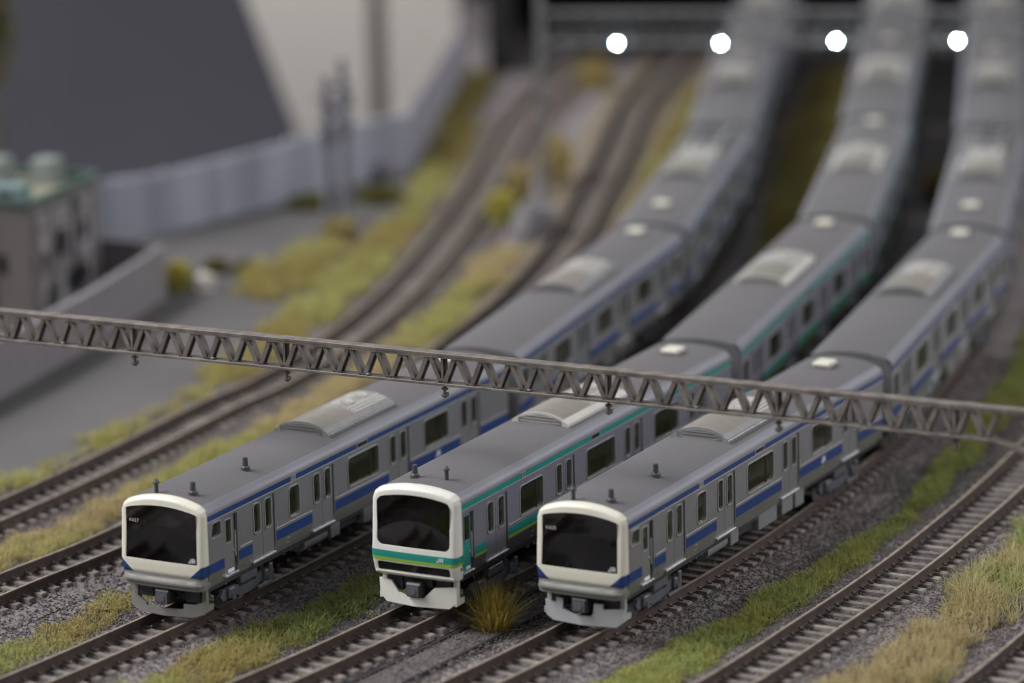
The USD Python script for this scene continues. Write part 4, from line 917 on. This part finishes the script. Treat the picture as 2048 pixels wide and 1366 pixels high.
def strip(name, label, line, table, m, dens, hgt, lean, wid=.11, seed=1, z0=-3.95, edge=.35, cat='grass', clump=0.0):
    """Grass between two lateral edges; table rows are (along, left, right, density, height factor)."""
    rng = np.random.default_rng(seed); T_ = np.array(table, float); a, b = T_[0, 0], T_[-1, 0]
    wmax = np.max(T_[:, 2] - T_[:, 1]) + 4; n = int((b - a) * wmax * dens)
    t = a + (b - a) * rng.random(n); lo, hi = np.interp(t, T_[:, 0], T_[:, 1]), np.interp(t, T_[:, 0], T_[:, 2])
    la = lo - 2 + (hi - lo + 4) * rng.random(n)
    x, y, h = at(line, t); px, py = x + la * np.cos(h), y - la * np.sin(h)
    nz = meshkit.fbm(np.stack([px * .14, py * .14, px * 0 + seed], -1), 3, seed); d = np.minimum(la - lo, hi - la) + (nz - .5) * 9 * edge * 2
    dd = np.interp(t, T_[:, 0], T_[:, 3]); n2 = meshkit.noise(np.stack([px * .3, py * .3, px * 0], -1), seed + 9)
    keep = (d > 0) & (rng.random(n) < np.clip(.25 + d / 2.6, 0, 1)) & (rng.random(n) < dd * np.clip((hi - lo + 4) / wmax, 0, 1) * (1 - clump * (n2 < .4)))
    px, py, t, d = px[keep], py[keep], t[keep], d[keep]
    hf = np.interp(t, T_[:, 0], T_[:, 4]) * (.45 + .55 * np.clip(d / 3, 0, 1)) * (.7 + .6 * n2[keep])
    n_ = len(px); flat = rng.random(n_) < .42
    tl_ = np.where(flat, 2.0 + 3.5 * rng.random(n_), lean * np.abs(rng.normal(0, .75, n_)))
    v, f = blades(px, py, z0 + np.where(flat, rng.random(n_) ** .7 * hgt * hf * .55, 0), hgt * hf * (.6 + .6 * rng.random(n_)) * np.where(flat, .75, 1), lean, wid, rng, tl_)
    p = obj(name, (v, f), m, fix=False); return tag(p, label, cat, kind='stuff')
def tuft(name, label, x, y, n, r, hgt, m, seed, wid=.11, z0=-4.1, lean=.8):
    rng = np.random.default_rng(seed); a = rng.random(n) * 2 * np.pi; rr = r * np.sqrt(rng.random(n)); px, py = x + rr * np.cos(a), y + rr * np.sin(a)
    hh = hgt * (.35 + .75 * rng.random(n) ** 1.5); v, f = blades(px, py, z0, hh, lean, wid, rng)
    return tag(obj(name, (v, f), m, fix=False), label, 'grass tuft')
def shrub(name, label, x, y, rx, ry, h, m, seed, n=900, z0=-4.1, cat='shrub', leaf=1.0):
    rng = np.random.default_rng(seed); u = rng.normal(size=(n, 3)); u /= np.linalg.norm(u, axis=1)[:, None]; r = rng.random(n) ** .4
    r *= .75 + .5 * meshkit.noise(u * 1.7 + 9, seed)
    c = np.c_[x + u[:, 0] * r * rx, y + u[:, 1] * r * ry, z0 + h * .45 + u[:, 2] * r * h * .55]; c[:, 2] = np.maximum(c[:, 2], z0)
    d1, d2 = rng.normal(size=(n, 3)), rng.normal(size=(n, 3)); s = leaf * (.5 + .7 * rng.random(n))[:, None]; d1 = d1 / np.linalg.norm(d1, axis=1)[:, None] * s; d2 = d2 / np.linalg.norm(d2, axis=1)[:, None] * s * .6
    v = np.stack([c - d1, c + d2, c + d1, c - d2], 1).reshape(-1, 3); f = (np.array([(0, 1, 2), (0, 2, 3)])[None] + 4 * np.arange(n)[:, None, None]).reshape(-1, 3)
    return tag(obj(name, (v, f), m, fix=False), label, cat)

strip('grass_strip', 'broad green and yellow grass strip between the right blue train and the empty track', 'R', [(-75, 15.5, 33, 1, 1), (-30, 15.5, 31, 1, 1), (0, 15.5, 30, 1, 1), (48, 17.5, 28.5, 1, 1), (92, 19.5, 26.5, 1, .95), (135, 15.5, 25, 1, 1), (165, 15.5, 25, .9, 1), (220, 15, 27, .8, 1), (300, 15, 27, .7, 1)], 'g_green', 7.4, 3.1, 1.6, .115, 11, edge=.38)
strip('grass_strip', 'straw-coloured dry grass strip between the two empty tracks at the lower right', 'R', [(-40, 52, 75, .9, .95), (0, 55, 73, 1, 1.0), (20, 56, 71, 1, 1.0), (50, 51, 66, 1, 1.15), (80, 50, 64, 1, 1.1), (96, 50, 63, .9, 1)], 'g_strawgreen', 4.6, 4.9, .8, .11, 12, edge=.65, clump=.6)
strip('grass_strip', 'green grass strip between the left blue train and the green train', 'L', [(-70, 12.5, 31, 1, 1), (-40, 13, 29.5, 1, 1), (6, 15, 28, 1, 1), (30, 14, 29, .9, 1.1), (70, 13, 30, .8, 1.1)], 'g_mix', 5.6, 3.2, 1.4, .115, 13, edge=.6, clump=.35)
strip('grass_strip', 'thin green and brown grass strip left of the left blue train', 'L', [(-70, -26, -9.5, .7, .8), (-40, -25, -12, .75, .8), (0, -27, -15, .6, .8), (30, -27, -15, .6, .8), (120, -26, -14, .4, 1)], 'g_mix', 8.0, 2.5, 1.8, .125, 14, edge=.5)
strip('grass_strip', 'dry olive grass strip with lime patches between the two bare left tracks', 'L0', [(-20, -67, -53.5, 1, 1), (60, -67, -54.5, 1, 1.1), (130, -66, -53, 1, 1), (200, -63, -51, 1, 1.1), (300, -63, -50, 1, 1.3), (345, -62, -52, .6, 1.0)], 'g_strawlime', 5.0, 3.6, .9, .13, 15, edge=.7, clump=.5)
strip('grass_strip', 'olive and lime grass strip along the edge of the paved yard', 'L0', [(20, -106, -88, .9, 1), (60, -101, -88, .8, 1), (85, -96, -88, .55, .8), (110, -99, -87.5, .9, 1), (150, -94, -86, .5, .8), (185, -98, -85, .9, 1.1), (215, -97, -83, .7, 1.2), (260, -101, -84, 1, 1.2), (300, -102, -84, .9, 1.2), (350, -101, -86, .8, 1.1), (400, -99, -86, .9, 1.0), (455, -99, -86, 1, 1.0), (560, -96, -85, 1, 1.2), (640, -86, -76, .8, 1.0)], 'g_lime', 3.6, 3.8, 1.0, .15, 16, edge=.8, clump=.6)
strip('grass_strip', 'clump of olive dry grass on the paved yard beside the lime grass bank', 'L0', [(268, -116, -106, .5, 1), (285, -121, -103, 1, 1.3), (325, -120, -102, 1, 1.4), (350, -112, -104, .5, 1)], 'g_olive', 3.2, 4.0, 1.0, .15, 19, edge=.9, clump=.6)
strip('grass_strip', 'dark olive grass between the left blue train and the green train far back', 'L', [(300, 14, 30, .8, 1), (420, 14, 30, 1, 1.8), (600, 15, 30, 1, 1.8)], 'g_olive', 4.0, 4.4, .8, .16, 17, edge=.4)
strip('grass_strip', 'sparse olive grass between the second bare track and the left train far back', 'L', [(300, -28, -13, .5, 1), (420, -28, -12, .9, 1.1), (600, -26, -12, .9, 1.1)], 'g_olive', 3.2, 3.4, .9, .16, 18, edge=.5)
tx_, ty_, _ = at('L', 15, 57.0)
tuft('grass_tuft', 'spiky mustard-coloured grass tuft between the green train and the right blue train', tx_, ty_, 900, 2.8, 11.5, 'g_mustard', 21, .075, -3.8, 1.25)
for i, (t_, la_, nm, sz, ms, lab) in enumerate(((42, 20, 600, 6.5, 'g_straw', 'dry grass tuft left of the green train nose'), (-2, 58.5, 130, 6.0, 'g_straw', None))):
    if lab: x_, y_, _ = at('L', t_, la_); tuft('grass_tuft', lab, x_, y_, nm, 3.2, sz, ms, 30 + i)
for i, (x_, y_, rx, h_, m_, lab) in enumerate(((-90, 1110, 4.2, 8.5, 'l_yellow', 'small bright yellow-green shrub on the paved yard'), (-81, 1131, 3.6, 4.0, 'l_olive', 'left one of two small dull olive tufts on the paved yard'), (-73, 1128, 3.4, 4.0, 'l_olive', 'right one of two small dull olive tufts on the paved yard'),
        (-58, 1213, 7.5, 5.0, 'l_olive', 'flat olive shrub at the foot of the lilac fence'), (-38, 1219, 8, 5.5, 'l_olive', 'olive shrub right of the grey poles'), (-48, 1168, 5, 7, 'l_mustard', 'mustard shrub in front of the grey poles'),
        (-2, 1182, 4.5, 12, 'l_yellow', 'yellow shrub left of the grey rock between the tracks'), (14, 1236, 6.0, 17, 'l_mustard', 'tall mustard shrub behind the grey rock'), (3, 1215, 4.0, 12, 'l_mustard', 'mustard shrub beside the far gantry post'),
        (30, 1394, 7, 11, 'l_mustard', 'mustard shrub near the tunnel mouth'), (126, 1205, 6, 10, 'l_mustard', 'dull mustard shrub between the green and right trains far back'))):
    shrub('shrub', lab, x_, y_, rx, rx, h_, m_, 50 + i)
def rock(name, label, x, y, r, h, m, seed):
    s = trimesh.creation.icosphere(2, 1.0); v = np.array(s.vertices); v *= (.55 + .9 * meshkit.noise(v * 1.9 + seed, seed))[:, None]
    return tag(obj(name, (v * [r, r, h] + [x, y, -4.0 + h * .5], s.faces), m), label, 'rock')
rock('rock', 'grey rock between the two bare left tracks', 6.5, 1162, 6.2, 7.5, 'rock', 3); rock('rock', 'pale stone beside the bright yellow-green shrub', -83.5, 1111, 3.2, 3.4, 'rock_pale', 5); rock('rock', 'low lilac-grey boulder at the foot of the lilac fence', -36, 1254, 4.0, 4.0, 'lowwall', 8)
# a taller model tree behind the building, at the picture's left edge
tr = thing('model_tree', 'thin olive model tree at the left edge behind the building', 'tree', (-144.5, 1163.0, -4.0))
obj('trunk', MB().cyl((0, 0, 0), (2.5, 0, 40), 1.2, .9, 10).cyl((2.5, 0, 40), (0, 0, 68), .9, .5, 10), 'trunk', tr, smooth=30)
crown = shrub('leaf_crown_tmp', '', 0, 0, 1, 1, 1, 'l_olive', 90, n=2)
stage.RemovePrim(crown.GetPath())
rng = np.random.default_rng(91); n = 1400; u = rng.normal(size=(n, 3)) * [3.6, 3.6, 7.5] + [-1.5, 0, 66]; d1, d2 = rng.normal(size=(n, 3)) * .8, rng.normal(size=(n, 3)) * .5
obj('crown', (np.stack([u - d1, u + d2, u + d1, u - d2], 1).reshape(-1, 3), (np.array([(0, 1, 2), (0, 2, 3)])[None] + 4 * np.arange(n)[:, None, None]).reshape(-1, 3)), 'l_olive', tr, fix=False)
